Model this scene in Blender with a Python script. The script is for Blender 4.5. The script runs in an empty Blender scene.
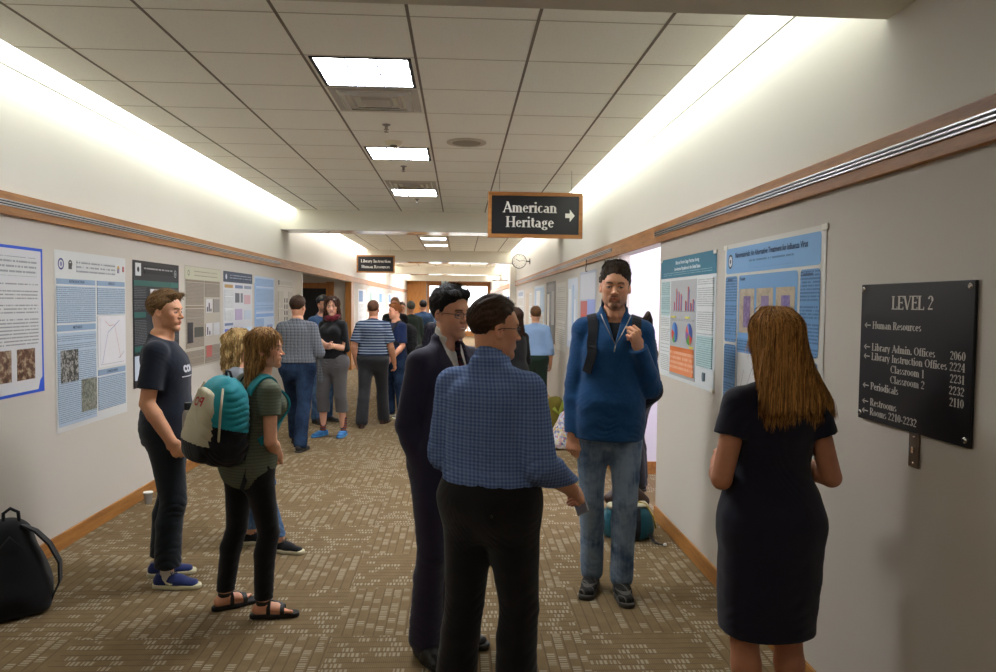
import bpy, math, random
import numpy as np
from mathutils import Vector, Matrix

# ------------------------------------------------------------------ camera, world, light, exposure
SC = bpy.context.scene
COL = SC.collection
pi = math.pi

def _camera():
    yaw, pitch, roll, f = .0516, -.0437, .0113, 748.14
    fw = Vector((math.sin(yaw)*math.cos(pitch), math.cos(yaw)*math.cos(pitch), math.sin(pitch)))
    right = Vector((math.cos(yaw), -math.sin(yaw), 0)); up = right.cross(fw)
    r2 = math.cos(roll)*right + math.sin(roll)*up
    u2 = -math.sin(roll)*right + math.cos(roll)*up
    cd = bpy.data.cameras.new('camera'); cd.sensor_width = 36; cd.lens = f/996*36
    cd.clip_start = .05; cd.clip_end = 300
    o = bpy.data.objects.new('camera', cd); COL.objects.link(o)
    m = Matrix.Identity(4)
    for i in range(3):
        m[i][0] = r2[i]; m[i][1] = u2[i]; m[i][2] = -fw[i]
    m[0][3], m[1][3], m[2][3] = 0, 0, 1.65
    o.matrix_world = m
    SC.camera = o
_camera()

w = bpy.data.worlds.new('sky'); SC.world = w; w.use_nodes = True
nt = w.node_tree; bg = nt.nodes['Background']
bg.inputs[0].default_value = (.93, .97, 1, 1); bg.inputs[1].default_value = 4.0      # bright overcast daylight outside the end doors

SC.view_settings.view_transform = 'Standard'
SC.view_settings.look = 'None'
SC.view_settings.gamma = 1.0
SC.view_settings.use_curve_mapping = False
SC.view_settings.exposure = 1.06
try:
    SC.cycles.max_bounces = 8; SC.cycles.diffuse_bounces = 5; SC.cycles.glossy_bounces = 3
    SC.cycles.caustics_reflective = False; SC.cycles.caustics_refractive = False
    SC.cycles.sample_clamp_indirect = 6
except Exception:
    pass
COVE = 3.1      # wall-wash tubes in the two slots beside the ceiling
TROFFER = 31.0    # recessed fixtures
NEARFILL = 8.5   # unseen fixtures added above the camera as fill light

# ------------------------------------------------------------------ generic helpers
def lin(c):
    if isinstance(c, str):
        c = c.lstrip('#'); c = tuple(int(c[i:i+2], 16)/255 for i in (0, 2, 4))
    return tuple((x/12.92 if x <= .04045 else ((x+.055)/1.055)**2.4) for x in c[:3]) + (1,)

def link(o, parent=None):
    COL.objects.link(o)
    if parent is not None: o.parent = parent
    return o

def tag(o, label=None, cat=None, group=None, kind=None):
    if label: o['label'] = label
    if cat: o['category'] = cat
    if group: o['group'] = group
    if kind: o['kind'] = kind
    return o

def empty(name, loc, rz=0, label=None, cat=None, group=None):
    o = bpy.data.objects.new(name, None); COL.objects.link(o)
    o.location = loc; o.rotation_euler = (0, 0, rz); o.empty_display_size = .1
    return tag(o, label, cat, group)

class MB:
    """collects simple shapes and links them as ONE mesh object"""
    def __init__(s): s.v = []; s.f = []; s.mi = []; s.sm = []
    def add(s, vs, fs, mi=0, smooth=False):
        n = len(s.v); s.v += [tuple(v) for v in vs]
        for f in fs: s.f.append(tuple(n+i for i in f)); s.mi.append(mi); s.sm.append(smooth)
        return s
    def box(s, lo, hi, mi=0, M=None):
        x0, y0, z0 = lo; x1, y1, z1 = hi
        vs = [(x, y, z) for z in (z0, z1) for (x, y) in ((x0, y0), (x1, y0), (x1, y1), (x0, y1))]
        if M is not None: vs = [M @ Vector(v) for v in vs]
        return s.add(vs, [(3, 2, 1, 0), (4, 5, 6, 7), (0, 1, 5, 4), (1, 2, 6, 5), (2, 3, 7, 6), (3, 0, 4, 7)], mi)
    def quad(s, a, b, c, d, mi=0): return s.add([a, b, c, d], [(0, 1, 2, 3)], mi)
    def tube(s, pts, r, n=10, mi=0, closed=False, flat=1.0):
        pts = [Vector(p) for p in pts]; m = len(pts); vs = []; prev = None
        for i, p in enumerate(pts):
            if closed: t = pts[(i+1) % m] - pts[i-1]
            else: t = pts[min(i+1, m-1)] - pts[max(i-1, 0)]
            t.normalize()
            if prev is None:
                a = Vector((0, 0, 1)) if abs(t.z) < .9 else Vector((1, 0, 0))
                u = t.cross(a).normalized()
            else:
                u = (prev - t*prev.dot(t)).normalized()
            prev = u; v = t.cross(u)
            rr = r[i] if isinstance(r, (list, tuple)) else r
            for k in range(n):
                a = 2*pi*k/n; vs.append(p + u*math.cos(a)*rr + v*math.sin(a)*rr*flat)
        fs = []
        for i in range(m if closed else m-1):
            j = (i+1) % m
            for k in range(n):
                l = (k+1) % n; fs.append((i*n+k, i*n+l, j*n+l, j*n+k))
        if not closed:
            fs.append(tuple(range(n-1, -1, -1))); fs.append(tuple((m-1)*n+k for k in range(n)))
        return s.add(vs, fs, mi, True)
    def lathe(s, prof, c=(0, 0, 0), axis='z', n=32, mi=0, M=None):
        vs = []
        for (r, h) in prof:
            for k in range(n):
                a = 2*pi*k/n; p = (r*math.cos(a), r*math.sin(a), h)
                if axis == 'x': p = (h, p[0], p[1])
                if axis == 'y': p = (p[0], h, p[1])
                vs.append(Vector(p)+Vector(c))
        if M is not None: vs = [M @ v for v in vs]
        fs = []
        for i in range(len(prof)-1):
            for k in range(n):
                l = (k+1) % n; fs.append((i*n+k, i*n+l, (i+1)*n+l, (i+1)*n+k))
        s.add(vs, fs, mi, True); s.add(vs[:n], [tuple(range(n-1, -1, -1))], mi); return s.add(vs[-n:], [tuple(range(n))], mi)
    def build(s, name, mats, parent=None, loc=None, bevel=0, seg=2):
        me = bpy.data.meshes.new(name); me.from_pydata(s.v, [], s.f)
        if not isinstance(mats, (list, tuple)): mats = [mats]
        for m in mats: me.materials.append(m)
        me.polygons.foreach_set('material_index', s.mi); me.polygons.foreach_set('use_smooth', s.sm)
        me.update(); o = bpy.data.objects.new(name, me); link(o, parent)
        if loc: o.location = loc
        if bevel:
            b = o.modifiers.new('b', 'BEVEL'); b.width = bevel; b.segments = seg; b.limit_method = 'ANGLE'
        return o

# ------------------------------------------------------------------ materials
class NT:
    def __init__(s, name):
        s.m = bpy.data.materials.new(name); s.m.use_nodes = True; s.t = s.m.node_tree
        s.b = s.t.nodes['Principled BSDF']
    def n(s, ty, **kw):
        x = s.t.nodes.new(ty)
        for k, v in kw.items():
            if hasattr(x, k) and not isinstance(getattr(type(x), k, None), property): setattr(x, k, v)
        return x
    def l(s, a, b): s.t.links.new(a, b)
    def val(s, sock, v):
        if hasattr(v, 'is_output'): s.l(v, sock)
        else: sock.default_value = v
    def math(s, op, a, b=0.0, c=None):
        x = s.t.nodes.new('ShaderNodeMath'); x.operation = op
        s.val(x.inputs[0], a); s.val(x.inputs[1], b)
        if c is not None: s.val(x.inputs[2], c)
        return x.outputs[0]
    def mix(s, f, a, b):
        x = s.t.nodes.new('ShaderNodeMix'); x.data_type = 'RGBA'
        s.val(x.inputs[0], f); s.val(x.inputs[6], a); s.val(x.inputs[7], b); return x.outputs[2]
    def noise(s, scale, vec=None, detail=2, rough=.5):
        x = s.t.nodes.new('ShaderNodeTexNoise'); x.inputs['Scale'].default_value = scale
        x.inputs['Detail'].default_value = detail; x.inputs['Roughness'].default_value = rough
        if vec is not None: s.l(vec, x.inputs['Vector'])
        return x.outputs[0]
    def coords(s, scale=(1, 1, 1), rot=(0, 0, 0), loc=(0, 0, 0), which='Object'):
        tc = s.t.nodes.new('ShaderNodeTexCoord'); mp = s.t.nodes.new('ShaderNodeMapping')
        mp.inputs['Scale'].default_value = scale; mp.inputs['Rotation'].default_value = rot; mp.inputs['Location'].default_value = loc
        s.l(tc.outputs[which], mp.inputs[0]); return mp.outputs[0]
    def sep(s, vec):
        x = s.t.nodes.new('ShaderNodeSeparateXYZ'); s.l(vec, x.inputs[0]); return x.outputs
    def ramp(s, f, stops):
        x = s.t.nodes.new('ShaderNodeValToRGB'); e = x.color_ramp.elements
        while len(e) < len(stops): e.new(.5)
        for i, (p, c) in enumerate(stops): e[i].position = p; e[i].color = c
        s.l(f, x.inputs[0]); return x.outputs[0]
    def bump(s, h, strength=.3, dist=.01):
        x = s.t.nodes.new('ShaderNodeBump'); x.inputs['Strength'].default_value = strength; x.inputs['Distance'].default_value = dist
        s.l(h, x.inputs['Height']); s.l(x.outputs[0], s.b.inputs['Normal']); return x
    def base(s, c): s.val(s.b.inputs['Base Color'], c)
    def set(s, rough=.6, metal=0, spec=.5):
        s.b.inputs['Roughness'].default_value = rough; s.b.inputs['Metallic'].default_value = metal
        s.b.inputs['Specular IOR Level'].default_value = spec; return s

def plain(name, c, rough=.6, metal=0, spec=.4, var=.06, vs=30):
    t = NT(name).set(rough, metal, spec); c = lin(c)
    n = t.noise(vs, t.coords())
    a = tuple(max(0, x*(1-var)) for x in c[:3])+(1,); b = tuple(min(1, x*(1+var)) for x in c[:3])+(1,)
    t.base(t.mix(n, a, b)); return t.m
def cloth(name, c, rough=.9, weave=420, var=.10, bump=.25, big=.12):
    t = NT(name).set(rough, 0, .15); c = lin(c); co = t.coords()
    n = t.noise(weave, co, 2); g = t.noise(6, co, 3)
    f = t.math('ADD', t.math('MULTIPLY', n, .5), t.math('MULTIPLY', g, .5))
    v = var+big
    a = tuple(max(0, x*(1-v)) for x in c[:3])+(1,); b = tuple(min(1, x*(1+v)) for x in c[:3])+(1,)
    t.base(t.mix(f, a, b)); h = t.math('ADD', t.math('MULTIPLY', n, .15), t.noise(38, co, 3)); t.bump(h, bump, .006)
    t.b.inputs['Sheen Weight'].default_value = .12; t.b.inputs['Sheen Roughness'].default_value = .6
    return t.m
def emit(name, c, st):
    t = NT(name); t.base((.8, .8, .8, 1)); t.b.inputs['Emission Color'].default_value = lin(c)
    t.b.inputs['Emission Strength'].default_value = st; return t.m
def wood(name, c1, c2, axis='y', rough=.35):
    sc = {'y': (9, .8, 9), 'z': (9, 9, .8), 'x': (.8, 9, 9)}[axis]
    t = NT(name).set(rough, 0, .4); co = t.coords(sc)
    n = t.noise(3.2, co, 5, .6); n2 = t.noise(22, co, 3, .6)
    f = t.math('ADD', t.math('MULTIPLY', n, .7), t.math('MULTIPLY', n2, .3))
    t.base(t.ramp(f, [(.32, lin(c1)), (.68, lin(c2))])); t.bump(n2, .05, .002); return t.m

# ------------------------------------------------------------------ implicit-surface modelling
def V3(*a): return np.array(a[0] if len(a) == 1 else a, dtype=float)
def nrm(v): v = V3(v); return v/(np.linalg.norm(v)+1e-12)
def smin(a, b, k):
    if k <= 0: return np.minimum(a, b)
    h = np.clip(.5+.5*(b-a)/k, 0, 1); return b+(a-b)*h-k*h*(1-h)
def smax(a, b, k): return -smin(-a, -b, k)
def catmull(xs, ys, n=8):
    xs = np.array(xs, float); ys = np.array(ys, float); ox = []; oy = []
    m = np.gradient(ys, xs)
    for i in range(len(xs)-1):
        h = xs[i+1]-xs[i]
        for t in np.linspace(0, 1, n, endpoint=False):
            a = 2*t**3-3*t**2+1; b = t**3-2*t**2+t; c = -2*t**3+3*t**2; d = t**3-t**2
            ox.append(xs[i]+t*h); oy.append(a*ys[i]+b*h*m[i]+c*ys[i+1]+d*h*m[i+1])
    ox.append(xs[-1]); oy.append(ys[-1]); return np.array(ox), np.array(oy)

class Field:
    def __init__(s): s.p = []
    def _add(s, fn, lo, hi, k, op, pad=0): s.p.append((fn, V3(lo)-abs(k)-.012-pad, V3(hi)+abs(k)+.012+pad, k, op)); return s
    def cap(s, a, b, ra, rb, k=.012, u=(1, 0, 0), op='u'):
        a = V3(a); b = V3(b)
        if np.isscalar(ra): ra = (ra, ra)
        if np.isscalar(rb): rb = (rb, rb)
        L = np.linalg.norm(b-a)+1e-9; w = (b-a)/L; U = V3(u)-np.dot(V3(u), w)*w
        if np.linalg.norm(U) < 1e-3: U = V3(0, 1, 0)-w[1]*w
        U = nrm(U); W = np.cross(w, U); R = max(*ra, *rb)
        def fn(P):
            q = P-a; pw = q@w; t = np.clip(pw/L, 0, 1); ex = pw-t*L
            rx = ra[0]+(rb[0]-ra[0])*t; ry = ra[1]+(rb[1]-ra[1])*t; rm = np.minimum(rx, ry)
            return (np.sqrt(((q@U)/rx)**2+((q@W)/ry)**2+(ex/rm)**2)-1)*rm
        return s._add(fn, np.minimum(a, b)-R, np.maximum(a, b)+R, k, op)
    def ell(s, c, r, R=None, k=.012, op='u', p=2):
        c = V3(c); r = V3(r); R = np.eye(3) if R is None else R
        rm = r.min(); ext = np.sqrt(((R*r)**2).sum(1))*(1.0 if p == 2 else 1.3)
        def fn(P):
            q = np.abs(((P-c)@R)/r)
            return ((q**p).sum(-1)**(1/p)-1)*rm
        return s._add(fn, c-ext, c+ext, k, op)
    def box(s, c, hf, R=None, rd=.01, k=.0, op='u'):
        c = V3(c); hf = V3(hf); R = np.eye(3) if R is None else R; ext = (np.abs(R)*hf).sum(1)+rd
        def fn(P):
            q = np.abs((P-c)@R)-(hf-rd)
            return np.sqrt((np.maximum(q, 0)**2).sum(-1))+np.minimum(q.max(-1), 0)-rd
        return s._add(fn, c-ext, c+ext, k, op)
    def loft(s, o, ax, u, sec, k=.02, n=2.3, op='u', ends=.02):
        """sec rows: (s, rx, ry, xoff, yoff)"""
        o = V3(o); ax = nrm(ax); U = nrm(V3(u)-np.dot(V3(u), ax)*ax); W = np.cross(ax, U)
        sec = [tuple(r)+(0,)*(5-len(r)) for r in sec]; S = [r[0] for r in sec]
        T = [catmull(S, [r[j] for r in sec]) for j in (1, 2, 3, 4)]
        pts = []
        for r in sec:
            c = o+ax*r[0]+U*r[3]+W*r[4]
            for a in (-1, 1):
                for b in (-1, 1): pts.append(c+U*a*r[1]+W*b*r[2])
        pts = np.array(pts)
        def fn(P):
            q = P-o; t = q@ax; tt = np.clip(t, S[0], S[-1])
            rx = np.interp(tt, *T[0]); ry = np.interp(tt, *T[1]); x = q@U-np.interp(tt, *T[2]); y = q@W-np.interp(tt, *T[3])
            kk = ((np.abs(x)/rx)**n+(np.abs(y)/ry)**n)**(1/n)
            d = (kk-1)*np.minimum(rx, ry)
            return smax(d, np.maximum(S[0]-t, t-S[-1]), ends)
        return s._add(fn, pts.min(0), pts.max(0), k, op, .01)
    def plane(s, n, d, k=0.004):
        """removes everything where n.p > d"""
        n = nrm(n)
        return s._add(lambda P: -(P@n-d), (-9, -9, -9), (9, 9, 9), k, 's')
    def func(s, fn, lo, hi, k=.0, op='u'): return s._add(fn, lo, hi, k, op)
    def bbox(s):
        L = [p for p in s.p if p[4] == 'u']
        return np.min([p[1] for p in L], 0), np.max([p[2] for p in L], 0)
    def eval(s, P):
        D = np.full(len(P), .08)
        for fn, a, b, k, op in s.p:
            if op == 'm': D = D+fn(P)
            elif op == 'u': D = smin(D, fn(P), k)
            else: D = smax(D, -fn(P), k)
        return D
    def normal(s, P, e=.002):
        g = np.stack([s.eval(P+V3(*(e*(i == j) for j in range(3))))-s.eval(P-V3(*(e*(i == j) for j in range(3)))) for i in range(3)], 1)
        return g/(np.linalg.norm(g, axis=1)[:, None]+1e-9)
    def grid(s, lo, hi, h):
        lo = V3(lo); hi = V3(hi); n = np.maximum(np.ceil((hi-lo)/h).astype(int)+1, 3)
        D = np.full(n, .08, dtype=np.float32)
        for fn, a, b, k, op in s.p:
            i0 = np.clip(np.floor((a-lo)/h).astype(int), 0, n); i1 = np.clip(np.ceil((b-lo)/h).astype(int)+1, 0, n)
            if (i1 <= i0).any(): continue
            sl = tuple(slice(x, y) for x, y in zip(i0, i1)); sub = D[sl]
            step = max(1, int(1.5e6/max(1, sub.shape[1]*sub.shape[2])))
            for c in range(0, sub.shape[0], step):
                ss = sub[c:c+step]
                g = np.stack(np.meshgrid(*[lo[j]+h*(np.arange(ss.shape[j])+i0[j]+(c if j == 0 else 0)) for j in range(3)], indexing='ij'), -1)
                if op == 'm':   # modify by displacement, only near the surface
                    msk = np.abs(ss) < .03
                    if msk.any(): ss[msk] += fn(g[msk])
                elif op == 'u': ss[...] = smin(ss, fn(g), k)
                else:
                    msk = ss < .03
                    if msk.any(): ss[msk] = smax(ss[msk], -fn(g[msk]), k)
        return D
def surfnet(D, lo, h):
    S = D < 0; ids = []; pos = []; quads = []; off = 0; n = D.shape
    st = (n[1]*n[2], n[2], 1)
    for ax in range(3):
        sl0 = [slice(None)]*3; sl1 = [slice(None)]*3; sl0[ax] = slice(0, -1); sl1[ax] = slice(1, None)
        for o in range(3):
            if o != ax: sl0[o] = slice(1, -1); sl1[o] = slice(1, -1)
        A = S[tuple(sl0)]; B = S[tuple(sl1)]; e = np.argwhere(A != B)
        if not len(e): continue
        for o in range(3):
            if o != ax: e[:, o] += 1
        d0 = D[e[:, 0], e[:, 1], e[:, 2]]; e2 = e.copy(); e2[:, ax] += 1; d1 = D[e2[:, 0], e2[:, 1], e2[:, 2]]
        p = e.astype(float); p[:, ax] += d0/(d0-d1)
        b, c = [(1, 2), (2, 0), (0, 1)][ax]; base = e@np.array(st)
        q = np.stack([base, base-st[b], base-st[b]-st[c], base-st[c]], 1)
        q[d0 > 0] = q[d0 > 0][:, ::-1]
        quads.append(q); pos.append(np.repeat(p, 4, 0)); ids.append(q.reshape(-1))
    if not ids: return np.zeros((0, 3)), np.zeros((0, 4), int)
    ids = np.concatenate(ids); pos = np.concatenate(pos)
    u, inv = np.unique(ids, return_inverse=True); inv = inv.reshape(-1); cnt = np.bincount(inv)
    v = np.stack([np.bincount(inv, pos[:, i])/cnt for i in range(3)], 1)*h+V3(lo)
    return v, inv.reshape(-1, 4)
def sdf_mesh(F, h, fine=()):
    lo, hi = F.bbox(); V = []; Q = []; off = 0
    v, q = surfnet(F.grid(lo, hi, h), lo, h)
    for (a, b, hh) in fine:
        c = v[q].mean(1); m = h*1.5
        inside = ((c > V3(a)+m) & (c < V3(b)-m)).all(1); q = q[~inside]
    used = np.unique(q); mp = np.full(len(v), -1); mp[used] = np.arange(len(used)); V.append(v[used]); Q.append(mp[q]); off = len(used)
    for (a, b, hh) in fine:
        v, q = surfnet(F.grid(a, b, hh), a, hh)
        if len(v): V.append(v); Q.append(q+off); off += len(v)
    return np.concatenate(V), np.concatenate(Q)
def np_mesh(name, v, q, mats, parent=None, smooth=True, col=None, tris=None, midx=None):
    me = bpy.data.meshes.new(name); nv = len(v)
    me.vertices.add(nv); me.vertices.foreach_set('co', np.asarray(v, np.float32).reshape(-1))
    me.loops.add(q.size); me.loops.foreach_set('vertex_index', q.astype(np.int32).reshape(-1))
    me.polygons.add(len(q)); me.polygons.foreach_set('loop_start', np.arange(0, q.size, q.shape[1], dtype=np.int32))
    me.polygons.foreach_set('use_smooth', np.full(len(q), smooth))
    if not isinstance(mats, (list, tuple)): mats = [mats]
    for m in mats: me.materials.append(m)
    if midx is not None: me.polygons.foreach_set('material_index', midx.astype(np.int32))
    me.update(calc_edges=True)
    if col is not None:
        a = me.color_attributes.new('Col', 'FLOAT_COLOR', 'POINT')
        c = np.ones((nv, 4), np.float32); c[:, :3] = col; a.data.foreach_set('color', c.reshape(-1))
    o = bpy.data.objects.new(name, me); link(o, parent); return o
def vnoise(P, f, seed=0, st=(1, 1, 1)):
    """cheap smooth noise from warped sines, about -1..1"""
    x = P[..., 0]*f*st[0]; y = P[..., 1]*f*st[1]; z = P[..., 2]*f*st[2]; s = seed*1.7
    return (np.sin(x+1.3*np.sin(y*.9+s)+s)+np.sin(y*1.1+1.2*np.sin(z*1.1+2*s)+1.9)+np.sin(z*1.05+1.4*np.sin(x*.8+s)+.7*s))/3

# ------------------------------------------------------------------ people
def rotz(a): c, s = math.cos(a), math.sin(a); return np.array([[c, -s, 0], [s, c, 0], [0, 0, 1.]])
def rotx(a): c, s = math.cos(a), math.sin(a); return np.array([[1, 0, 0], [0, c, -s], [0, s, c.__float__()]])
def roty(a): c, s = math.cos(a), math.sin(a); return np.array([[c, 0, s], [0, 1, 0], [-s, 0, c]])
def rod(v, ax, a):
    ax = nrm(ax); return v*math.cos(a)+np.cross(ax, v)*math.sin(a)+ax*np.dot(ax, v)*(1-math.cos(a))
MALE = [(-.085, .048, .036, 0, -.002), (-.045, .084, .056, 0, -.006), (0, .097, .066, 0, -.010), (.05, .089, .060, 0, -.003), (.09, .082, .057, 0, .002),
        (.14, .086, .060, 0, .003), (.20, .096, .066, 0, .000), (.232, .092, .062, 0, -.006), (.258, .074, .052, 0, -.012), (.284, .046, .040, 0, -.014), (.325, .034, .034, 0, -.010)]
FEMALE = [(-.085, .052, .038, 0, -.002), (-.045, .092, .060, 0, -.008), (0, .101, .068, 0, -.012), (.05, .088, .058, 0, -.002), (.10, .070, .050, 0, .004),
          (.15, .076, .056, 0, .004), (.20, .083, .066, 0, .006), (.232, .078, .054, 0, -.004), (.258, .062, .045, 0, -.011), (.284, .038, .034, 0, -.013), (.325, .029, .030, 0, -.008)]
SKIN = {}
SKIN_LIGHT = 1.38
def skin_mat():
    if 'm' in SKIN: return SKIN['m']
    t = NT('skin').set(.48, 0, .35); a = t.n('ShaderNodeAttribute'); a.attribute_name = 'Col'
    n = t.noise(60, t.coords(), 3); f = t.math('ADD', .88, t.math('MULTIPLY', n, .24))
    mx = t.t.nodes.new('ShaderNodeVectorMath'); mx.operation = 'SCALE'; t.l(a.outputs['Color'], mx.inputs[0]); t.l(f, mx.inputs[3])
    t.base(mx.outputs[0]); t.b.inputs['Subsurface Weight'].default_value = .12; t.b.inputs['Subsurface Radius'].default_value = (.02, .008, .004)
    t.b.inputs['Subsurface Scale'].default_value = .25
    t.bump(t.noise(260, t.coords(), 2), .08, .002); SKIN['m'] = t.m; return t.m
HM = {}
def hair_mat():
    if 'm' in HM: return HM['m']
    t = NT('hair').set(.55, 0, .2); a = t.n('ShaderNodeAttribute'); a.attribute_name = 'Col'
    n = t.noise(90, t.coords((1, 1, .25)), 3); f = t.math('ADD', .55, t.math('MULTIPLY', n, .9))
    mx = t.t.nodes.new('ShaderNodeVectorMath'); mx.operation = 'SCALE'; t.l(a.outputs['Color'], mx.inputs[0]); t.l(f, mx.inputs[3])
    t.base(mx.outputs[0]); t.b.inputs['Anisotropic'].default_value = .5
    t.bump(t.noise(260, t.coords((1, 1, .12)), 2), .5, .004); HM['m'] = t.m; return t.m

class Body:
    """joints of a standing figure in its own frame: faces +Y, feet on z=0"""
    def __init__(B, H=1.78, sex='m', w=1.0, lean=(0, 0), twist=0, feet=((-.1, 0, 5), (.1, 0, -5)), arms=None, head=(0, 0, 0), hipdrop=0, pel=(0, 0), hs=None, knee=(0, 1), foot=1.0, neck=0, belly=0):
        B.H = H; B.sex = sex; B.w = w; B.k = H/1.78; f = sex == 'f'; B.footk = foot
        B.hs = hs or .130*H/.242*(1.0 if not f else 1.0)
        B.feet = feet; hj = .050*H
        B.ank = [V3(x, y, .045*H) for x, y, a in feet]
        B.fdir = [V3(-math.sin(math.radians(a)), math.cos(math.radians(a)), 0) for x, y, a in feet]
        B.ank = [a - d*.03 for a, d in zip(B.ank, B.fdir)]
        mx = (feet[0][0]+feet[1][0])/2+pel[0]; my = (feet[0][1]+feet[1][1])/2+pel[1]
        B.th, B.sh = .243*H, .243*H
        z = 10
        for i, sx in enumerate((-1, 1)):
            dx = mx+sx*hj-B.ank[i][0]; dy = my-B.ank[i][1]; r = (B.th+B.sh)*.9985; z = min(z, B.ank[i][2]+math.sqrt(max(.01, r*r-dx*dx-dy*dy)))
        B.P = V3(mx, my, z-hipdrop)
        B.U = nrm(V3(lean[0], lean[1], 1)); a = math.radians(twist)
        B.X = nrm(V3(math.cos(a), math.sin(a), 0)-B.U*np.dot(V3(math.cos(a), math.sin(a), 0), B.U)); B.Y = np.cross(B.U, B.X)
        B.hip = [B.P+V3(s*hj, 0, 0) for s in (-1, 1)]
        B.knee = []
        for i in range(2):
            d = B.ank[i]-B.hip[i]; L = np.linalg.norm(d); m = B.hip[i]+d*.5; hh = math.sqrt(max(0, B.th**2-(L/2)**2))
            fd = nrm(B.fdir[i]*.8+V3(0, .4, 0)); fd = nrm(fd-d/L*np.dot(fd, d/L)); B.knee.append(m+fd*hh)
        sw = (.090 if not f else .079)*H*(.6+.4*w)
        B.shj = [B.P+B.U*.251*H+B.X*s*sw-B.Y*.012*H for s in (-1, 1)]
        B.nb = B.P+B.U*.305*H-B.Y*.012*H
        B.ua, B.fa = .165*H, .143*H
        arms = arms or {}
        B.elb = []; B.wri = []; B.hand = []
        for i, s in enumerate((-1, 1)):
            A = arms.get('LR'[i], {}); u = A.get('u', (s*.12, -.05, -1)); v = A.get('f', (s*.03, .15, -1)); lf = lambda q: nrm(B.X*q[0]+B.Y*q[1]+V3(0, 0, 1)*q[2])
            e = B.shj[i]+lf(u)*B.ua; B.elb.append(e); wv = lf(v); B.wri.append(e+wv*B.fa)
            hw = lf(A['h']) if 'h' in A else wv
            nn = lf(A.get('n', (-s, .15, 0))); nn = nrm(nn-hw*np.dot(nn, hw))
            B.hand.append((hw, nn, A.get('curl', .35), A.get('thumb', .3), A.get('fingers')))
        yw, pt, rl = [math.radians(q) for q in head]
        R = rotz(yw)@rotx(pt)@roty(rl); R0 = np.stack([V3(1, 0, 0), V3(0, 1, 0), V3(0, 0, 1)], 1)
        B.R = R@R0
        B.hc = B.nb+B.U*(.062*H)*.6+V3(0, 0, 1)*.062*H*.4+V3(0, 0, .0)+B.Y*(.012*H+neck)+V3(0, 0, .055*H*.0)+V3(0, 0, .012*H)
        if sex == 'f': B.limb = .88
        else: B.limb = 1.0
        T = MALE if not f else FEMALE
        B.T = [(s*H, rx*H*(w if s < .25 else (.6+.4*w)), ry*H*w+(belly if .0 < s < .2 else 0), 0, yo*H) for s, rx, ry, xo, yo in T]
    def hl(B, x, y, z): return B.hc+B.R@(V3(x, y, z)*B.hs)          # head-local point
    def torso(B, F, ease=0, drape=0, low=0, k=.02, n=2.3, mul=None):
        sec = []; mx = max(r[1] for r in B.T if r[0] > .1*B.H); my = max(r[2] for r in B.T if r[0] > .1*B.H)
        for r in B.T:
            e = ease*(1 if r[0] < .27*B.H else .6)
            rx, ry = r[1], r[2]
            if r[0] < .2*B.H: rx = rx+drape*max(0, mx-rx); ry = ry+drape*max(0, my-ry)
            if mul: rx *= mul(r[0]/B.H); ry *= mul(r[0]/B.H)
            e += low*np.clip((.10-r[0]/B.H)/.05, 0, 1)
            sec.append((r[0], rx+e, ry+e, r[3], r[4]*(1-drape*(r[0] < .2*B.H))))
        F.loft(B.P, B.U, B.X, sec, k=k, n=n)
        return F
    def shoulders(B, F, ease=0, k=.03):
        q = B.H*B.w**.5*B.limb
        for i, s in enumerate((-1, 1)):
            F.cap(B.nb-B.U*.038*B.H+B.X*s*.03*B.H, B.shj[i]-B.U*.002*B.H, .033*q+ease*.6, .0285*q+ease*.8, k=k*.6)
        if B.sex == 'f':
            for s in (-1, 1): F.ell(B.P+B.U*.205*B.H+B.X*s*.040*B.H+B.Y*.044*B.H, V3(.033, .028, .034)*B.H+ease*.6, np.stack([B.X, B.Y, B.U], 1), k=.03)
    def arm(B, F, i, ease=0, upto=2.0, k=.014, flare=0):
        q = B.H*B.w**.6*B.limb; s, e, w = B.shj[i], B.elb[i], B.wri[i]; t = min(1, upto)
        r0, r1, r2, r3, r4 = .0280*q, .0238*q, .0230*q, .0250*q, .0162*q
        p = s+(e-s)*t; F.cap(s, p, r0+ease, r0+(r1-r0)*t+ease+flare*(upto <= 1), k=.012)
        if upto > 1:
            t = min(1, upto-1); m = e+(w-e)*min(.3, t); F.cap(e, m, r2+ease, r3+ease, k=k*.5)
            if t > .3: p = e+(w-e)*t; F.cap(m, p, r3+ease, r3+(r4-r3)*(t-.3)/.7+ease+flare, k=k*.5)
    def leg(B, F, i, ease=0, upto=2.0, k=.014, taper=0, top=0, cuff=0):
        q = B.H*B.w**.6*(.97 if B.sex == 'f' else 1); h, kn, a = B.hip[i], B.knee[i], B.ank[i]
        hh = h+V3(0, 0, 0)
        F.cap(hh-V3(0, .004*B.H, 0), kn, .0525*q+ease+top, .0315*q+ease, k=.05)
        d = B.fdir[i]; m = kn+(a-kn)*.3-d*.008*B.H
        F.cap(kn, m, .0312*q+ease, .0318*q+ease, k=k*.5)
        F.cap(m, a+(kn-a)*.03, .0318*q+ease, .0215*q+ease+taper, k=k)
    def hand_prims(B, F, i, side_s):
        w = B.wri[i]; hw, n, curl, th, fing = B.hand[i]; s = (-1, 1)[i]; q = B.H/1.78*(.92 if B.sex == 'f' else 1.0)
        sd = nrm(np.cross(hw, n))*s
        pc = w+hw*.052*q
        F.cap(w-hw*.01, w+hw*.02*q, (.0255*q, .019*q), (.030*q, .0165*q), k=.012, u=sd)
        F.cap(w+hw*.02*q, w+hw*.078*q, (.030*q, .0165*q), (.037*q, .0135*q), k=.012, u=sd)
        offs = [.0285, .0095, -.0095, -.0275]; Ls = [.070, .078, .072, .056]; rr = [.0088, .0090, .0086, .0076]
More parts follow.
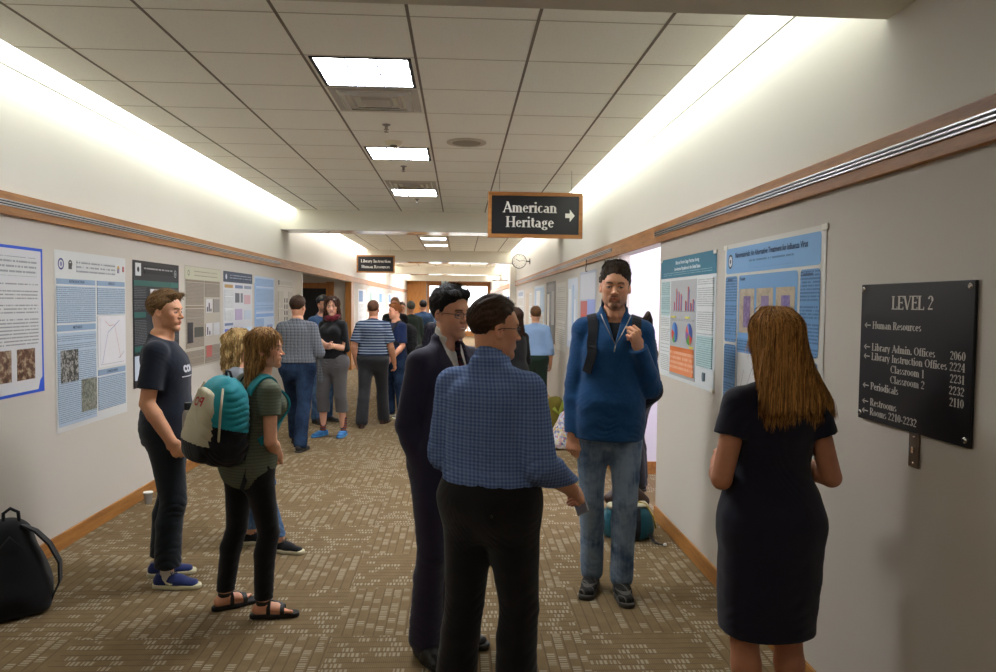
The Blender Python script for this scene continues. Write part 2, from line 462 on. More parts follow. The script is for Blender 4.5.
        for j in range(4):
            c = fing[j] if fing else curl*(1+.12*j)
            sp = (1.5-j)*.05*(1-min(1, c)); b = w+hw*(.088-.004*abs(j-1)**1.5)*q+sd*offs[j]*q-n*.002; d = nrm(hw+sd*sp); r = rr[j]*q
            p = b-hw*.02*q
            F.cap(p, b, r*1.08, r*1.06, k=.006)
            p = b
            for seg, (fr, an) in enumerate(((.46, 62), (.30, 88), (.24, 55))):
                d = rod(d, np.cross(d, n), math.radians(an)*c)
                e = p+d*Ls[j]*fr*q*1.08; F.cap(p, e, r*(1-.06*seg), r*(.96-.08*seg), k=.0015 if seg == 0 else .002); p = e
        # thumb leaves the side of the palm near its base
        b = w+hw*.022*q+sd*.022*q+n*.004; d = nrm(hw*.72+sd*(.62-.5*th)+n*(.25+.55*th)); e = b+d*.042*q; F.cap(b, e, .0145*q, .0118*q, k=.012)
        d2 = nrm(d+hw*.35-sd*.35*th+n*.3*th); e2 = e+d2*.032*q; F.cap(e, e2, .0112*q, .0102*q, k=.003)
        d3 = nrm(d2-sd*.4*th+n*.2*th); F.cap(e2, e2+d3*.022*q, .0102*q, .0085*q, k=.003)
        lo = np.minimum(w, w+hw*.19*q)-.085; hi = np.maximum(w, w+hw*.19*q)+.085
        return lo, hi
    def headF(B, F, jaw=1.0, face=None):
        f = face or {}; h = B.hs; P = B.hl; R = B.R; fm = B.sex == 'f'
        def E(c, r, k=.012, op='u', RR=None): F.ell(P(*c), V3(r)*h, R if RR is None else R@RR, k=k*h, op=op)
        def C(a, b, ra, rb, k=.01, op='u', u=(1, 0, 0)): F.cap(P(*a), P(*b), V3(ra)*h if not np.isscalar(ra) else ra*h, V3(rb)*h if not np.isscalar(rb) else rb*h, k=k*h, u=R@V3(u), op=op)
        E((0, -.012, .046), (.0755, .0955, .080), .02)
        E((0, .022, .012), (.066, .070, .078), .03)
        E((0, .030, -.045), (.050*jaw, .056, .058), .03)
        for s in (-1, 1):
            C((s*.053*jaw, -.002, -.030), (s*.045*jaw, .012, -.064), .0125, .0125, .03)
            C((s*.045*jaw, .014, -.064), (s*.013, .070, -.096), .0125, .0125, .026)
            E((s*.040, .060, -.014), (.023, .020, .020), .022)
            E((s*.031, .046, -.048), (.022*jaw, .028, .030), .022)
        E((0, .074, -.098), (.019*jaw, .014, .015), .018)
        C((-.030, .080, .030), (.030, .080, .030), .009 if not fm else .006, .009 if not fm else .006, .022)
        for s in (-1, 1):
            E((s*.032, .095, .004), (.018, .017, .0115), .012, 's')
            E((s*.0315, .0745, .002), (.0150, .0155, .0140), .004)
        C((0, .086, .010), (0, .104, -.024), (.0062, .007), (.0090, .009), .010)
        E((0, .108, -.0275), (.0105, .0105, .0085), .006)
        for s in (-1, 1): E((s*.0125, .097, -.031), (.0078, .0095, .0070), .005)
        C((-.019, .080, -.0605), (.019, .080, -.0605), (.010, .010), (.010, .010), .016)
        sm = f.get('smile', 0)
        for s in (-1, 1):
            C((0, .0925, -.0560), (s*.025, .0790, -.0590+sm*.006), (.0048, .0048), (.0030, .0030), .004)
            C((0, .0905, -.0655), (s*.022, .0795, -.0610+sm*.005), (.0055, .0055), (.0032, .0032), .004)
        C((-.022, .094, -.0608), (.022, .094, -.0608), .0022, .0022, .002, 's')
        for s in (-1, 1):
            ro = roty(s*-.12)@rotz(s*.35)
            E((s*.0765, -.006, -.004), (.0085, .018, .030), .006, 'u', ro)
            E((s*.0835, -.002, .000), (.0055, .009, .0165), .004, 's', ro)
        q = B.H*B.w**.4
        nr = (.0305 if not fm else .0255)*q
        F.cap(B.nb-B.U*.004*B.H+B.Y*.012*B.H, P(0, -.018, -.045), nr*.98, nr*.96, k=.018)
        F.cap(P(0, -.022, -.05), P(0, -.03, 0), nr*.85, nr*.85, k=.015)

def person_body(B, root, skin='#c69a7e', lips=None, brow='#3a2a1c', h=.005, hh=.003, face=None, jaw=1.0, armskin=True, legskin=False, beard=None, hair_under=None, eye='#3b2b20', detail=True, hands=(1, 1), paint=None, chest=True):
    F = Field(); B.torso(F, -.004); B.shoulders(F, -.003)
    boxes = []
    for i in range(2):
        B.arm(F, i, 0)
        if hands[i]:
            lo, hi = B.hand_prims(F, i, 0)
            if detail: boxes.append((lo, hi, hh*.9))
        B.leg(F, i, -.002)
        # simple foot core, inside the shoes
        a = B.ank[i]; d = B.fdir[i]; u = np.cross(d, V3(0, 0, 1)); fk = B.footk*B.H/1.78
        F.cap(a+V3(0, 0, -.03)-d*.02, a+d*.12*fk+V3(0, 0, -.05*B.k), (.03*fk, .026*fk), (.036*fk, .018*fk), k=.02, u=u)
    B.headF(F, jaw, face)
    if detail:
        c = B.hl(0, 0, 0); boxes.append((c-V3(.125, .135, .16)*B.hs/.956, c+V3(.125, .135, .15)*B.hs/.956, hh))
    # keep head box apart from hand boxes that reach into it
    v, q = sdf_mesh(F, h, boxes)
    sk = np.array(lin(skin)[:3])*SKIN_LIGHT; col = np.tile(sk, (len(v), 1))
    L = (v-B.hc)@B.R/B.hs; x, y, z = L.T
    ax = np.abs(x)
    inh = (np.abs(z) < .16) & (ax < .11) & (np.abs(y) < .15)
    def blend(m, c): 
        m = np.clip(m, 0, 1)[:, None]; col[:] = col*(1-m)+np.array(lin(c)[:3] if isinstance(c, str) else c)*m
    red = sk*np.array([1.05, .80, .76])
    g = lambda cx, cy, cz, r: np.exp(-((ax-cx)**2+(y-cy)**2+(z-cz)**2)/r**2)*inh
    blend(.55*g(.045, .065, -.022, .024), red); blend(.5*g(0, .108, -.028, .014), red); blend(.5*g(.082, -.005, 0, .022), red)
    blend(.45*g(.032, .085, .004, .014), sk*np.array([.70, .62, .60]))
    if hair_under:   # scalp under the hair
        m = ((z > .085-.0*y) | ((y < .02) & (z > -.0+.6*np.minimum(y, 0)*-0)) & (ax < .079)) & inh & (z > -.05) & ~((y > .035) & (z < .07)) & ~((ax > .072) & (z < .028))
        blend(m*1.0, hair_under)
    if beard:
        rr = np.random.RandomState(3).rand(len(v))*.35+.65
        m = np.zeros(len(v))
        if beard.get('goatee'):
            m = np.maximum(m, np.exp(-(ax/.020)**4)*np.exp(-((z+.092)/.020)**4)*(y > .05))
            m = np.maximum(m, .8*np.exp(-((ax-.024)/.007)**2)*np.exp(-((z+.066)/.022)**4)*(y > .05))
        if beard.get('mous'): m = np.maximum(m, np.exp(-(ax/.024)**6)*np.exp(-((z+.0475)/.0055)**4)*(y > .07))
        if beard.get('stub'): m = np.maximum(m, beard['stub']*((z < -.035) & (y > -.01))*np.clip((-.035-z)/.02, 0, 1)*(z > -.125)*(1-.0*ax))
        blend(m*rr*inh*beard.get('a', .85), beard['c'])
    lm = np.exp(-((np.maximum(ax-.017, 0))/.008)**2)*np.exp(-((z+.0605)/.0082)**4)*(y > .070)*inh
    blend(.8*lm, lips or tuple(sk*np.array([.82, .50, .50])))
    sm = (face or {}).get('smile', 0)
    if sm > .7:
        blend((np.exp(-(ax/.018)**4)*np.exp(-((z+.0612)/.0035)**4)*(y > .07))*inh, '#ded6cc')
    else: blend(.8*np.exp(-(ax/.021)**6)*np.exp(-((z+.0608)/.0018)**2)*(y > .07)*inh, tuple(sk*np.array([.35, .2, .2])))
    blend(.9*np.exp(-(((ax-.013)/.004)**2+((z+.036)/.0022)**2))*(y > .09)*inh, tuple(sk*.35))
    # eyes
    ex = (ax-.0315)/.0145; op = .0043*np.clip(1-ex**2, 0, 1)**.6; zz = z-.0025+.0012*ex
    blend(((np.abs(zz) < op) & (y > .06) & (np.abs(ex) < 1))*inh*1.0, '#a9a19b')
    look = (face or {}).get('look', 0)
    blend(((((np.where(x > 0, x-.0315, x+.0315)-look)**2+zz**2) < .0055**2) & (np.abs(zz) < op*1.05) & (y > .06))*inh*1.0, eye)
    blend(.9*((np.abs(zz-op) < .0019) & (np.abs(ex) < 1.05) & (y > .06))*inh, '#20140e')
    # brows
    bt = (ax-.012)/.036; bz = .0235+.006*np.sin(np.clip(bt, 0, 1)*2.4)-.003*np.clip(bt, 0, 1); bw = .0045 if B.sex == 'm' else .0028
    blend(.85*((bt > 0) & (bt < 1) & (y > .045))*np.exp(-((z-bz)/bw)**4)*inh, brow)
    if paint: paint(B, v, L, col, blend)
    o = np_mesh('body', v, q, skin_mat(), root, col=col)
    return o

# ---- garments
def folds(B, amp=.004, spots=(), base=.0015, seed=0, vert=0):
    sp = [(V3(c), r, a, nrm(d)) for c, r, a, d in spots]
    def fn(P):
        d = base*vnoise(P, 28, seed, (1, 1, .6)); d += base*.8*vnoise(P, 60, seed+3)
        if vert: d += vert*np.sin(P[..., 0]*75+P[..., 1]*60+1.2*np.sin(P[..., 2]*9+seed))
        for c, r, a, dr in sp:
            q = P-c; g = np.exp(-(q**2).sum(-1)/r**2); ph = (q@dr)
            w_ = np.sin(ph*105+2.4*np.sin(q[..., 0]*27+q[..., 2]*11+seed)+2.2*np.sin(q[..., 1]*23+seed*2)+1.7*np.sin(q[..., 2]*19+seed)); gt = .5+.5*np.sin(q[..., 0]*33+q[..., 1]*29+q[..., 2]*13+seed*3)
            d += a*g*gt*(1-2*np.sqrt(np.abs(w_)+.02))*.8
        return d
    return fn
def add_folds(F, fn): F.p.append((fn, V3(-9, -9, -9), V3(9, 9, 9), 0, 'm')); return F
def arm_spots(B, i, a=.005):
    e = B.elb[i]; s = B.shj[i]; w = B.wri[i]
    return [(e, .085, a, nrm(w-s)), (s+(e-s)*.15-B.U*.03, .09, a*.7, nrm(e-s+B.X*.2)), (e+(w-e)*.75, .06, a*.6, nrm(w-e))]
def leg_spots(B, i, a=.005):
    k = B.knee[i]; an = B.ank[i]; h = B.hip[i]
    return [(k, .10, a*.8, nrm(V3(.25, .1, 1))), (an+V3(0, 0, .07), .085, a*1.2, V3(0, .2, 1)), (h+V3(0, .0, -.06), .12, a*.7, nrm(V3((-1, 1)[i]*.8, 0, 1))), (an+(k-an)*.5, .1, a*.5, nrm(V3(.3, 0, 1)))]

def cut_neck(B, F, z0, slant, R=.085):
    n = nrm(B.U+B.Y*slant); o = B.nb+B.U*z0*B.H-B.Y*.03*B.H; ax = nrm(B.U)
    def fn(Q):
        q = Q-o; rad = np.linalg.norm(q-(q@ax)[..., None]*ax, axis=-1); return np.maximum(-(q@n), rad-R*B.H)
    F.func(fn, V3(-9, -9, -9), V3(9, 9, 9), .004, 's')
def cuff_cut(B, F, sl):
    for i in range(2):
        if sl[i] > 0:
            t = sl[i]; s, e, w = B.shj[i], B.elb[i], B.wri[i]
            p, d = (s+(e-s)*t, nrm(e-s)) if t <= 1 else (e+(w-e)*(t-1), nrm(w-e))
            R = np.stack([nrm(np.cross(d, V3(.3, .5, .8))), nrm(np.cross(d, np.cross(d, V3(.3, .5, .8)))), d], 1)
            F.box(p+d*.055, (.075, .075, .055), R, .004, .003, 's')
def upper(B, root, name, mat, ease=.012, drape=.6, low=.016, hem=-.03, sleeve=2.0, sl_ease=None, h=.005, neck=(.006, .38), collar=None, seed=1, wr=.004, vneck=None, extra=None, cuffs=None, hemfree=.0, n=2.3, mul=None, vert=0, base=.0015, flare=0, cutlow=None):
    """a shirt, jumper or jacket; hem and neck given in body heights from the hip joint"""
    F = Field()
    se = ease if sl_ease is None else sl_ease; spots = [(B.P+B.U*(hem+.03)*B.H, .16, wr, nrm(B.U+B.X*.3)), (B.P+B.U*.12*B.H-B.Y*.06, .16, wr*.6, nrm(B.U*.6+B.X))]
    sl = sleeve if isinstance(sleeve, (tuple, list)) else (sleeve, sleeve)
    for i in range(2):
        if sl[i] > 0: B.arm(F, i, se, sl[i], flare=flare); spots += arm_spots(B, i, wr)
    cuff_cut(B, F, sl)
    B.torso(F, ease, drape, low, n=n, mul=mul); B.shoulders(F, ease)
    if collar is not None: collar(B, F)
    if extra: extra(B, F)
    add_folds(F, folds(B, wr, spots, base, seed, vert))
    F.plane(-B.U, -(B.P@B.U+hem*B.H), .006)
    if neck: cut_neck(B, F, *neck)
    if vneck: vneck(B, F)
    v, q = sdf_mesh(F, h)
    return np_mesh(name, v, q, mat, root)
def lower(B, root, mat, ease=.010, waist=.065, h=.005, seed=2, wr=.005, hemz=.03, top=0, taper=.012, name='trousers', base=.0015, knee_len=None, seat=.004):
    F = Field(); B.torso(F, ease+seat, 0); sp = [(B.P+V3(0, .07, -.02), .1, wr*.8, nrm(V3(.2, 0, 1))), (B.P+V3(0, -.07, -.09), .1, wr*.7, nrm(V3(.9, 0, .5)))]
    for i in range(2): B.leg(F, i, ease, taper=taper, top=top); sp += leg_spots(B, i, wr)
    add_folds(F, folds(B, wr, sp, base, seed))
    F.plane(B.U, B.P@B.U+waist*B.H, .005)
    F.plane((0, 0, -1), -hemz, .004)
    if knee_len: F.plane((0, 0, -1), -knee_len, .004)
    v, q = sdf_mesh(F, h); return np_mesh(name, v, q, mat, root)
def band(B, root, name, mat, s, ease, th=.016, parent=None, drape=0, h=.005, buckle=None):
    """belt or waistband following the torso"""
    F = Field(); B.torso(F, ease, drape); F.plane(B.U, B.P@B.U+s*B.H+th, .002); F.plane(-B.U, -(B.P@B.U+s*B.H-th), .002)
    v, q = sdf_mesh(F, h); return np_mesh(name, v, q, mat, parent or root)
def tape(B, root, name, mat, pts, wdt=.03, th=.004, parent=None, out=None):
    """flat strap along a polyline; out gives the face direction per point"""
    m = MB(); pts = [Vector(p) for p in pts]; n = len(pts); vs = []
    for i, p in enumerate(pts):
        t = (pts[min(i+1, n-1)]-pts[max(i-1, 0)]).normalized(); o = Vector(out[i] if out is not None else (0, 1, 0)); o = (o-t*o.dot(t)).normalized(); sd = t.cross(o)
        vs += [p+sd*wdt/2, p+sd*wdt/2+o*th, p-sd*wdt/2+o*th, p-sd*wdt/2]
    fs = []
    for i in range(n-1):
        for k in range(4): l = (k+1) % 4; fs.append((i*4+k, i*4+l, i*4+4+l, i*4+4+k))
    fs += [(3, 2, 1, 0), tuple(n*4-4+k for k in range(4))]
    m.add(vs, fs, 0, False); return m.build(name, mat, parent or root)

def shoes(B, root, upper_m, sole_m, h=.0035, lace_m=None, low=True, height=.085, toe=1.0, sole_t=.026, name='shoe', swoosh=None, far=False):
    for i in range(2):
        a = B.ank[i].copy(); d = B.fdir[i]; u = np.cross(d, V3(0, 0, 1)); k = B.footk*B.H/1.78
        base = V3(a[0], a[1], 0)
        s = MB(); holder = None
        F = Field(); hz = V3(0, 0, 1)
        F.cap(base-d*.045*k+hz*.040*k, base+d*.06*k+hz*.042*k, (.034*k, .036*k), (.040*k, .034*k), k=.02, u=u)
        F.cap(base+d*.06*k+hz*.040*k, base+d*.155*k*toe+hz*.030*k, (.041*k, .032*k), (.040*k, .022*k), k=.02, u=u)
        F.cap(base-d*.028*k+hz*.05*k, base-d*.018*k+hz*height*k, (.033*k, .040*k), (.034*k, .042*k), k=.02, u=u)
        F.cap(base+d*.02*k+hz*.07*k, base+d*.09*k+hz*.052*k, (.026*k, .02*k), (.026*k, .016*k), k=.02, u=u)
        F.plane(hz, height*k, .003); F.plane(-hz, -.012, .003)
        v, q = sdf_mesh(F, h); o = np_mesh(name, v, q, upper_m, root)
        F = Field(); F.cap(base-d*.046*k+hz*.012, base+d*.06*k+hz*.012, (.038*k, .05), (.042*k, .05), k=.02, u=u)
        F.cap(base+d*.06*k+hz*.012, base+d*.158*k*toe+hz*.012, (.045*k, .05), (.042*k, .05), k=.02, u=u)
        F.plane(hz, sole_t, .004); F.plane(-hz, -.0015, .003)
        v, q = sdf_mesh(F, h); np_mesh('sole', v, q, sole_m, o)
        if lace_m:
            m = MB()
            for j in range(5):
                c = base+d*(.035+.017*j)*k+hz*(.0935-.0095*j)*k
                m.tube([c-u*.024*k-hz*.008, c-u*.012*k+hz*.003, c+u*.012*k+hz*.003, c+u*.024*k-hz*.008], .0026, 5)
            c = base+d*.03*k+hz*.096*k
            for sg in (-1, 1): m.tube([c, c+u*sg*.018+hz*.01, c+u*sg*.034+d*.006, c+u*sg*.018+d*.012], .0022, 5, closed=True)
            m.build('laces', lace_m, o)
        if swoosh is not None:
            for sg in (-1, 1):
                m = MB(); pts = []
                for t, zz in ((-.005, .060), (.012, .040), (.035, .034), (.06, .040), (.085, .052)):
                    wv = .041*k if t > .02 else .038*k
                    pts.append(base+d*t*k+u*sg*wv+hz*zz*k)
                m.tube(pts, [.0015, .007, .0055, .0035, .001], 6, flat=1); m.build('side_mark', swoosh, o)

def strands(B, root_pts, dirs, nrmls, length, wd, col, rng, seg=3, droop=.3, name='hair'):
    """returns verts, quads, colours for a coat of thin tapering locks"""
    n = len(root_pts); p = root_pts.copy(); d = dirs.copy(); V = []; side = np.cross(d, nrmls); side /= np.linalg.norm(side, axis=1)[:, None]+1e-9
    L = length*(.6+.8*rng.rand(n))[:, None]/seg
    for j in range(seg+1):
        ww = wd*(1-j/seg)**.7+.0002; V.append(p-side*ww/2); V.append(p+side*ww/2)
        p = p+d*L; d = d-nrmls*droop/seg*.6+rng.randn(n, 3)*.06; d /= np.linalg.norm(d, axis=1)[:, None]
    V = np.stack(V, 1); q = []; b = np.arange(n)[:, None]*(2*(seg+1))
    for j in range(seg): q.append(b+np.array([[2*j, 2*j+1, 2*j+3, 2*j+2]]))
    c = np.repeat(col[:, None, :], 2*(seg+1), 1).reshape(-1, 3)
    return V.reshape(-1, 3), np.concatenate(q), c
def vnormals(v, q):
    e1 = v[q[:, 2]]-v[q[:, 0]]; e2 = v[q[:, 3]]-v[q[:, 1]]; fn = np.cross(e1, e2); N = np.zeros_like(v)
    for j in range(4): np.add.at(N, q[:, j], fn)
    return N/(np.linalg.norm(N, axis=1)[:, None]+1e-12)

def hair_short(B, root, color='#3a2a1e', color2=None, top=.018, side=.006, line=(.076, .080), h=.0035, coat=3000, comb=(0, 1, .35), seed=0, quiff=.0, rough=.0024, nape=-.062, length=.022, wd=.0022, messy=.5, wave=0, part=0):
    F = Field(); P, s, R = B.hl, B.hs, B.R
    F.ell(P(0, -.013, .047), V3(.0765+side, .097+side, .081+side)*s, R, .01)
    F.ell(P(part, -.002, .070), V3(.064+side, .080, .060+top)*s, R, .02*s)
    if quiff: F.cap(P(-.038, .070, .098+quiff*.3), P(.038, .070, .098+quiff*.3), (.020+quiff*.4)*s, (.020+quiff*.4)*s, .02*s, u=R[:, 0])
    def streak(Q):
        L = (Q-B.hc)@R/s; a = np.arctan2(L[..., 0], L[..., 2]-.0)
        d = rough*(.6*np.sin(a*26+9*L[..., 1]/.1+2*np.sin(L[..., 1]*60))+.5*vnoise(L, 70, seed)+.3*vnoise(L, 160, seed+1))
        if wave: d += wave*(vnoise(L, 62, seed+7)+.7*vnoise(L, 125, seed+9))
        return d*s
    add_folds(F, streak)
    y0, z0 = line
    def pl(n, pt, k=.006):
        nn = R@nrm(n); F.plane(nn, nn@P(*pt), k)
    nf = nrm((0, .908, -.418)); pf = V3(0, y0, z0)
    def front(Q):   # hairline, slightly ragged and thinning towards the forehead
        L = (Q-B.hc)@R/s; return -((L-pf)@nf+.0022*np.sin(L[..., 0]*210+seed)+.0015*np.sin(L[..., 0]*390)+.9*np.clip(np.abs(L[..., 0])-.05, 0, 1))*s
    F.func(front, V3(-9, -9, -9), V3(9, 9, 9), .022*s, 's')
    # nape and around the ears
    def cut(Q):
        L = (Q-B.hc)@R/s; x, y, z = np.moveaxis(L, -1, 0); ax = np.abs(x)
        e = np.where(y > -.030, .012+.0*y, np.where(y > -.075, .012+(nape-.012)*(-.030-y)/.045, nape))
        e = np.where((y > .012) & (y < .04), -.012, e)
        return (z-e)*s*.7
    F.func(cut, V3(-9, -9, -9), V3(9, 9, 9), .003, 's')
    v, q = sdf_mesh(F, h); c1 = np.array(lin(color)[:3]); c2 = np.array(lin(color2)[:3]) if color2 else c1*1.5
    rng = np.random.RandomState(seed+5)
    t = .5+.5*vnoise((v-B.hc)/s, 45, seed); col = c1*(1-t[:, None]*.6)+c2*t[:, None]*.6
    Vs, Qs, Cs = [v], [q], [col]
    if coat:
        N = vnormals(v, q); L = (v-B.hc)@R/s
        if (N*(v-P(0, 0, .04))).sum(1).mean() < 0: N = -N
        ok = np.where((L[:, 2] > nape+.01))[0]; ix = ok[rng.randint(0, len(ok), coat)]
        LL = L[ix]; topness = np.clip((LL[:, 2]-.06)/.05, 0, 1)[:, None]
        dd = V3(comb)[None]*topness+(1-topness)*V3(0, -.25, -1)[None]; dd = dd+rng.randn(coat, 3)*messy*.35; dd = dd@R.T
        n = N[ix]; dd = dd-n*(dd*n).sum(1)[:, None]; dd /= np.linalg.norm(dd, axis=1)[:, None]; lift = (.05+.26*topness*messy); dd = dd*(1-lift)+n*lift; dd /= np.linalg.norm(dd, axis=1)[:, None]
        tt = rng.rand(coat, 1); cc = c1*(1-tt)+c2*tt
        a, b, c = strands(B, v[ix]-n*.001, dd, n, length*s*(.5+topness), wd, cc, rng, 3, .35)
        Vs.append(a); Qs.append(b+len(v)); Cs.append(c)
    return np_mesh('hair', np.concatenate(Vs), np.concatenate(Qs), hair_mat(), root, col=np.concatenate(Cs))

def hair_long(B, root, color, color2, sec, face_cut=(.072, .078), h=.0045, n_str=1800, seed=0, wave=.0, wavef=40, cap=(.010, .012), wd=.0045, extra=None, cutfn=None, gap=None, nsup=2.2, streak=.003, slen=.16):
    """sec rows (s from the crown down, rx, ry, xoff, yoff) in the head frame but hanging straight down"""
    F = Field(); P, s, R = B.hl, B.hs, B.R
    F.ell(P(0, -.013, .047), V3(.0765+cap[0], .097+cap[0], .081+cap[1])*s, R, .01)
    D = V3(0, 0, -1); X = nrm(V3(R[0, 0], R[1, 0], 0)); o = P(0, 0, .10)
    Yh = np.cross(V3(0, 0, 1), X)
    F.loft(o, D, X, [(a*s, b*s, c*s, d*s, -e*s) for a, b, c, d, e in sec], k=.02, n=nsup, ends=.012)
    if extra: extra(F, P, s, R)
    def st(Q):
        L = (Q-o); a = np.arctan2(L@X, -(L@Yh)+1e-6)
        return streak*(np.sin(a*34+2.5*np.sin(L[..., 2]*14+a*3+seed))+.6*np.sin(a*61+3*np.sin(L[..., 2]*9)))+wave*np.sin(L[..., 2]*wavef+5*np.sin(a*3+seed)+seed)
    add_folds(F, st)
    y0, z0 = face_cut
    nn = R@nrm((0, .94, -.34))
    def facef(Q):   # opening for the face
        L = (Q-B.hc)@R/s; x, y, z = np.moveaxis(L, -1, 0)
        w = .060+(gap or 0)*np.clip(-z, 0, .3)
        e = np.sqrt((x/w)**2+((z+.03)/.118)**2)-1
        lowz = np.where(z < -.05, np.abs(x)/w-1, e)
        return smax(np.minimum(e, lowz)*.05, (.030-y), .0)*s
    F.func(facef, V3(-9, -9, -9), V3(9, 9, 9), .005, 's')
    if cutfn: cutfn(F, P, s, R)
    v, q = sdf_mesh(F, h); c1 = np.array(lin(color)[:3]); c2 = np.array(lin(color2)[:3]); rng = np.random.RandomState(seed+11)
    L = v-o; a = np.arctan2(L@X, -(L@Yh)+1e-6); t = np.clip(.5+.35*np.sin(a*34+2.5*np.sin(L[:, 2]*14+a*3+seed))+.25*np.sin(a*13+seed), 0, 1)[:, None]
    col = c1*(1-t)+c2*t
    # locks that run down the mass, found by walking over its surface
    N = vnormals(v, q)
    if (N*(v-v.mean(0))).sum(1).mean() < 0: N = -N
    ix = rng.randint(0, len(v), n_str); p = v[ix].copy(); seg = 7; stp = slen*s/.956/seg*(.5+rng.rand(n_str, 1)); V_ = []; lift = rng.rand(n_str, 1)*.0022
    top = P(0, -.01, .06); ph = rng.rand(n_str)*6
    for j in range(seg+1):
        n = F.normal(p); fr = (n[:, 2:3] > -.3)*1.0; p = p-n*fr*np.clip(F.eval(p)[:, None]-lift, -.02, .02)
        crown = np.clip((p[:, 2:3]-top[2])/(.06*s), 0, 1); rad = p-top; rad[:, 2] = 0
        d = np.tile(V3(0, 0, -1), (n_str, 1))*(1-.6*crown)+rad/(np.linalg.norm(rad, axis=1)[:, None]+1e-6)*crown
        d = d-n*fr*(d*n).sum(1)[:, None]; d = d/(np.linalg.norm(d, axis=1)[:, None]+1e-9); d = d*fr+np.array([[0, 0, -.12]])*(1-fr); sd = np.cross(d, n)*fr+np.array([[1., 0, 0]])*(1-fr)*.5
        d = d+sd*(.05+wave*12)*np.sin(j*1.3+ph)[:, None]
        ww = wd*(1-(j/seg))**.6+.0003; V_.append(p-sd*ww/2); V_.append(p+sd*ww/2); p = p+d*stp
    V_ = np.stack(V_, 1); b = np.arange(n_str)[:, None]*(2*(seg+1)); b_ = np.concatenate([b+np.array([[2*j, 2*j+1, 2*j+3, 2*j+2]]) for j in range(seg)]); a_ = V_.reshape(-1, 3)
    tt = rng.rand(n_str, 1); c_ = np.repeat((c1*(1-tt)+c2*tt)[:, None, :], 2*(seg+1), 1).reshape(-1, 3)
    return np_mesh('hair', np.concatenate([v, a_]), np.concatenate([q, b_+len(v)]), hair_mat(), root, col=np.concatenate([col, c_]))

def glasses(B, root, mat, lens=None, on_top=False, name='glasses', z=.003, y=.103, rim=.0016, full=True):
    P, s = B.hl, B.hs; fr = MB()
    def ring(cx, cz, cy, w, hgt):
        return [P(cx+w*math.cos(a)*(1 if abs(math.cos(a)) < .7 else .97), cy-.25*abs(cx+w*math.cos(a))**2/.06, cz+hgt*math.sin(a)) for a in np.linspace(0, 2*pi, 20, endpoint=False)]
    for sx in (-1, 1): fr.tube(ring(sx*.033, z, y, .025, .0165), rim*s, 6, closed=True)
    fr.tube([P(-.009, y, z+.004), P(0, y+.003, z+.007), P(.009, y, z+.004)], rim*s, 6)
    for sx in (-1, 1): fr.tube([P(sx*.058, y-.012, z+.006), P(sx*.076, y-.04, z+.008), P(sx*.082, .01, z+.008), P(sx*.083, -.02, z-.004)], rim*1.1*s, 6)
    o = fr.build(name, mat, root)
    if lens:
        for sx in (-1, 1):
            m = MB(); r = ring(sx*.033, z, y, .0245, .016); m.add(r, [tuple(range(20))]); m.build('lens', lens, o)
    return o

# ------------------------------------------------------------------ the corridor
XL, XR, ZC, ZT0, ZT1, ZB = -2.605, 1.524, 2.982, 2.1235, 2.2547, 2.684
Y0, Y1 = -5.0, 37.3
OY0, OY1 = 5.65, 7.16          # opening on the right
AY0, AY1 = 12.5, 18.2          # alcove on the left
TW = .11
def wallmat(name, c, bump=.12, sc=160):
    t = NT(name).set(.75, 0, .25); co = t.coords(); n = t.noise(sc, co, 3, .6); g = t.noise(1.2, co, 2); c = lin(c)
    f = t.math('ADD', t.math('MULTIPLY', n, .5), t.math('MULTIPLY', g, .5))
    t.base(t.mix(f, tuple(x*.95 for x in c[:3])+(1,), tuple(min(1, x*1.04) for x in c[:3])+(1,))); t.bump(n, bump, .003); return t.m
M = {}
M['wall_hi'] = wallmat('wall_finish_lit', '#e9e6dd')  # lighter copy of the wall finish, its colour standing for stronger light above
M['wall_lo'] = wallmat('wall_finish_dim', '#cfc8bd', .2, 240)  # same finish, darkened in colour for the weaker light below the oak band
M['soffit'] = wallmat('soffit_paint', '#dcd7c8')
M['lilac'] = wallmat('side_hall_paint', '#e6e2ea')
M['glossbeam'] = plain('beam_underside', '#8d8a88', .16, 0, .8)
M['trim'] = wood('oak_trim', '#8b5828', '#bb8242', 'y', .45)
M['trimz'] = wood('oak_trim_upright', '#8b5726', '#bb7f3c', 'z', .45)
M['panel'] = wood('oak_panel', '#b4712c', '#cf9347', 'z', .35)
M['alu'] = plain('aluminium_rail', '#b9b6b2', .3, .8)
M['black'] = plain('black_plastic', '#121212', .5)
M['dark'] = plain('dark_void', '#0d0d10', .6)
M['white'] = plain('white_enamel', '#e4e2dc', .45)
M['steel'] = plain('brushed_steel', '#9b968e', .35, .9)
M['chrome'] = plain('polished_screw', '#d9d6d0', .15, 1)

